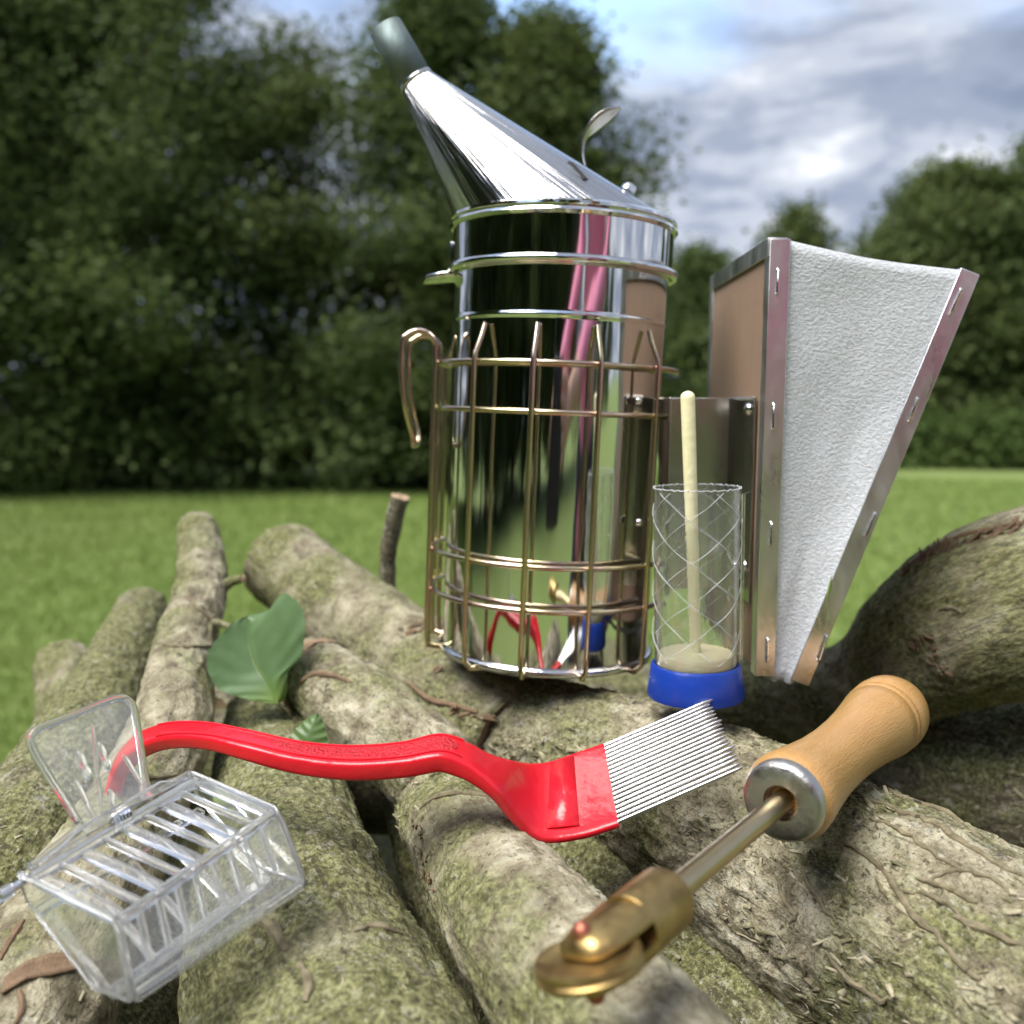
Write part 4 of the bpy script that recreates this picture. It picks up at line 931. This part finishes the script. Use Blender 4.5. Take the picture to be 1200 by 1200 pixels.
ol = [(94, 969), (80, 946), (58, 912), (42, 886), (36, 872), (37, 862), (46, 854), (80, 841), (118, 825), (136, 819), (148, 820), (156, 830), (160, 850), (166, 890), (170, 916), (178, 930)]
lp = [PP(x_, y_, LP) for x_, y_ in ol]; pn = LP[1] if LP[1].y < 0 else -LP[1]
cpl = [Vector(p) for p in catmull([tuple(p) for p in lp], 3)]
base_l, base_r = lerp(BL, BR, .03) - vv * .001 + nn * .0015, lerp(BL, BR, .99) - vv * .001 + nn * .0015
lpoly = [lerp(BL, BR, .33) + nn * .0012 - vv * .001] + cpl + [lerp(BL, BR, .80) + nn * .0012 - vv * .001]
MB().prism(lpoly, pn * .0010).build('thumb_plate', CLEAR, qc, world=True, bevel=.0003)
MB().tube([base_l] + [p + pn * .0006 for p in cpl] + [base_r], .00115, 10).build('thumb_rim', CLEAR, qc, world=True)
MB().prism([base_l - nn * .001, lerp(base_l, lpoly[0], .6) + nn * .0006, lpoly[0] + nn * .003, lpoly[-1] + nn * .003, lerp(base_r, lpoly[-1], .5) + nn * .0006, base_r - nn * .001], -vv * .0012).build('thumb_root', CLEAR, qc, world=True, bevel=.0003)
for a_, b_, r_ in (((107, 850), (118, 950), .00060), ((90, 880), (104, 915), .0011), ((114, 870), (127, 905), .0011), ((126, 925), (138, 950), .0009), ((143, 885), (178, 940), .0008), ((87, 915), (118, 972), .0008), ((118, 950), (136, 965), .0006)):
    p_, q_ = PP(*a_, LP) + pn * .0012, PP(*b_, LP) + pn * .0012; d_ = q_ - p_
    MB().tube([p_, p_ + d_ * .12, p_ + d_ * .5, p_ + d_ * .88, q_], [r_ * .3, r_ * 1.0, r_ * 1.15, r_ * 1.0, r_ * .3], 10).build('thumb_rib', CLEAR, qc, world=True)
MB().tube([T(-.13, -.04, .002), T(1.02, -.04, .002)], .0011, 14).build('hinge_pin', CHROME, qc, world=True, bevel=.0002)
cb('pin_end', T(-.15, -.04, .002), T(-.06, -.04, .002), vv * .0014, nn * .0014)
sc0, sc1 = T(.49, -.03, .0005), T(.60, -.03, .0005); sp = []
for k in range(120):
    an = k * 6.283 / 20; sp.append(lerp(sc0, sc1, k / 119) + (vv * math.cos(an) + nn * math.sin(an)) * .0026)
MB().tube(sp, .00045, 6).build('spring', CHROME, qc, world=True)

# ------------------------------------------------------------------ the photographer, seen mirrored in the steel
SKIN = m_plastic('skin', (0.55, 0.33, 0.24), 0.5); PINK = m_plastic('pink jersey', (0.72, 0.24, 0.36), 0.85, bumpd=.002, bs=120); DENIM = m_plastic('dark trousers', (0.035, 0.04, 0.06), 0.9, bumpd=.002, bs=150); HAIR = m_plastic('brown hair', (0.06, 0.035, 0.02), 0.6, bumpd=.004, bs=90); SHOE = m_plastic('dark shoe', (0.03, 0.03, 0.032), 0.6)
ps = thing('person', 'person in pink jersey and dark trousers holding up a phone, mirrored in the steel can', 'person', Matrix.Translation((.54, -.50, 0)))
fd = Vector((-.55, .83, 0)).normalized(); rd_ = Vector((fd.y, -fd.x, 0)); pc = Vector((.54, -.50, 0))
W = lambda r_, f_, z_: pc + rd_ * r_ + fd * f_ + Vector((0, 0, z_))
def skinmesh(name, joints, edges, mat, root=0, sub=2):
    me = bpy.data.meshes.new(name); inv = MW[ps.name].inverted(); me.from_pydata([inv @ j[0] for j in joints], edges, []); me.materials.append(mat)
    o = bpy.data.objects.new(name, me); COL.objects.link(o); o.parent = ps
    o.modifiers.new('k', 'SKIN').use_smooth_shade = True
    for sv, j in zip(me.skin_vertices[0].data, joints):
        r_ = j[1]; sv.radius = r_ if isinstance(r_, tuple) else (r_, r_)
    me.skin_vertices[0].data[root].use_root = True
    m_ = o.modifiers.new('s', 'SUBSURF'); m_.levels = sub; m_.render_levels = sub; return o
hl_, hr_ = Vector((-.052, -.035, .885)), Vector((.055, -.035, .885))
J = [(W(0, 0, .92), (.11, .09)), (W(0, .01, 1.08), (.10, .08)), (W(0, .03, 1.25), (.115, .09)), (W(0, .04, 1.38), (.07, .06)), (W(0, .06, 1.45), .05), (W(0, .085, 1.52), .075), (W(0, .09, 1.60), .085), (W(0, .08, 1.67), .06)]
E = [(0, 1), (1, 2), (2, 3), (3, 4), (4, 5), (5, 6), (6, 7)]
arms = []
for s_, hd in ((-1, hl_), (1, hr_)):
    sh = W(.17 * s_, .03, 1.33); el = W(.23 * s_, .17, 1.07); wr = hd + (el - hd).normalized() * .075
    b_ = len(J); J += [(sh, .055), (el, .040), (wr, .026), (hd + (el - hd).normalized() * .02, (.032, .018))]; E += [(2, b_), (b_, b_ + 1), (b_ + 1, b_ + 2), (b_ + 2, b_ + 3)]; arms.append((sh, el, wr))
    palm = b_ + 3; pp = J[palm][0]
    for k, ln in enumerate((.055, .065, .068, .062, .050)):
        ofs = Vector((0, 0, .034 - .017 * k)); m1 = pp + ofs + Vector((.012 * -s_, .012, 0)); m2 = m1 + Vector((-s_ * ln * .45, .018, 0)); i_ = len(J); J += [(m1, .0085), (m2, .0075)]; E += [(palm, i_), (i_, i_ + 1)]
for s_ in (-1, 1):
    b_ = len(J); J += [(W(.09 * s_, 0, .86), .085), (W(.10 * s_, .03, .48), .055), (W(.10 * s_, 0, .10), .038), (W(.10 * s_, .12, .045), (.04, .03))]; E += [(0, b_), (b_, b_ + 1), (b_ + 1, b_ + 2), (b_ + 2, b_ + 3)]
skinmesh('body', J, E, SKIN)
K = [(W(0, 0, .86), (.14, .12)), (W(0, .01, 1.02), (.13, .105)), (W(0, .03, 1.22), (.145, .115)), (W(0, .04, 1.37), (.09, .07)), (W(0, .05, 1.41), (.062, .058)), (W(0, 0, .62), (.155, .135))]; E2 = [(0, 1), (1, 2), (2, 3), (3, 4), (0, 5)]
for (sh, el, wr) in arms:
    b_ = len(K); K += [(sh, .066), (el, .050), (wr + (el - wr) * .08, .036)]; E2 += [(2, b_), (b_, b_ + 1), (b_ + 1, b_ + 2)]
skinmesh('jersey', K, E2, PINK)
K = [(W(0, 0, .93), (.155, .12))]; E2 = []
for s_ in (-1, 1):
    b_ = len(K); K += [(W(.09 * s_, 0, .82), .105), (W(.10 * s_, .03, .48), .075), (W(.10 * s_, 0, .09), .062)]; E2 += [(0, b_), (b_, b_ + 1), (b_ + 1, b_ + 2)]
skinmesh('trousers', K, E2, DENIM)
for s_ in (-1, 1): skinmesh('shoe', [(W(.10 * s_, -.05, .045), .048), (W(.10 * s_, .06, .042), .046), (W(.10 * s_, .17, .035), (.045, .03))], [(0, 1), (1, 2)], SHOE)
skinmesh('hair', [(W(0, .045, 1.64), .095), (W(0, .02, 1.58), .088), (W(0, .0, 1.48), .07), (W(0, -.02, 1.38), .05)], [(0, 1), (1, 2), (2, 3)], HAIR)
for s_ in (-1, 1): MB().lathe([(.0001, .009), (.006, .007), (.009, 0), (.006, -.007), (.0001, -.009)], 16, Matrix.Translation(W(.033 * s_, .165, 1.59) - pc)).build('eye', BLACK, ps)
MB().tube([W(0, .168, 1.585) - pc, W(0, .178, 1.565) - pc, W(0, .185, 1.548) - pc, W(0, .170, 1.542) - pc], [.008, .011, .014, .008], 12).build('nose', SKIN, ps)
MB().tube([W(-.024, .152, 1.512) - pc, W(0, .162, 1.510) - pc, W(.024, .152, 1.512) - pc], [.003, .006, .003], 10).build('mouth', m_plastic('lips', (0.42, 0.15, 0.13), .5), ps)
ph = thing('phone', 'dark phone held up in two hands, mirrored in the steel can', 'phone', Matrix.Translation((0, -.018, .87)))
MB().bar(Vector((-.036, 0, 0)), Vector((.036, 0, 0)), Vector((0, .004, 0)), Vector((0, 0, .074))).build('phone_body', m_plastic('phone case', (0.02, 0.02, 0.022), .35), ph, bevel=.003)
MB().lathe([(.0001, .0), (.006, .0), (.007, -.001), (.007, -.003)], 32, Matrix.Translation((0, .0072, .03)) @ Matrix.Rotation(R(-90), 4, 'X'), cap=False).build('camera_lens', m_plastic('lens', (0.01, 0.01, 0.012), .1), ph)

# ------------------------------------------------------------------ pieces that belong to a part go one level deeper
def under(root, part, names):
    ps_ = [o for o in root.children if o.name.split('.')[0] == part]
    for o in list(root.children):
        if o.name.split('.')[0] in names:
            o.parent = ps_[0]
under(sm, 'can', ('can_floor', 'base_rim')); under(sm, 'lid_band', ('lid_bead', 'lid_rim', 'thumb_tab', 'tab_strap')); under(sm, 'cone', ('nozzle', 'nozzle_collar', 'slot', 'lift_tab', 'rivet'))
under(sm, 'bracket', ('bracket_flange', 'can_flange', 'bolt'))
bds = [o for o in sm.children if o.name.split('.')[0] == 'bellows_board']
for o in list(sm.children):
    k = o.name.split('.')[0]
    if k in ('tin_edging', 'staple'):
        c = o.data.vertices[0].co; o.parent = min(bds, key=lambda b: min((v.co - c).length for v in b.data.vertices))
under(em, 'yoke', ('yoke_prong', 'pin_head')); under(em, 'wooden_handle', ('ferrule', 'ferrule_hole')); under(fk, 'handle', ('grip_panel', 'grip_edge', 'head_band')); under(qc, 'thumb_plate', ('thumb_rim', 'thumb_rib', 'thumb_root'))
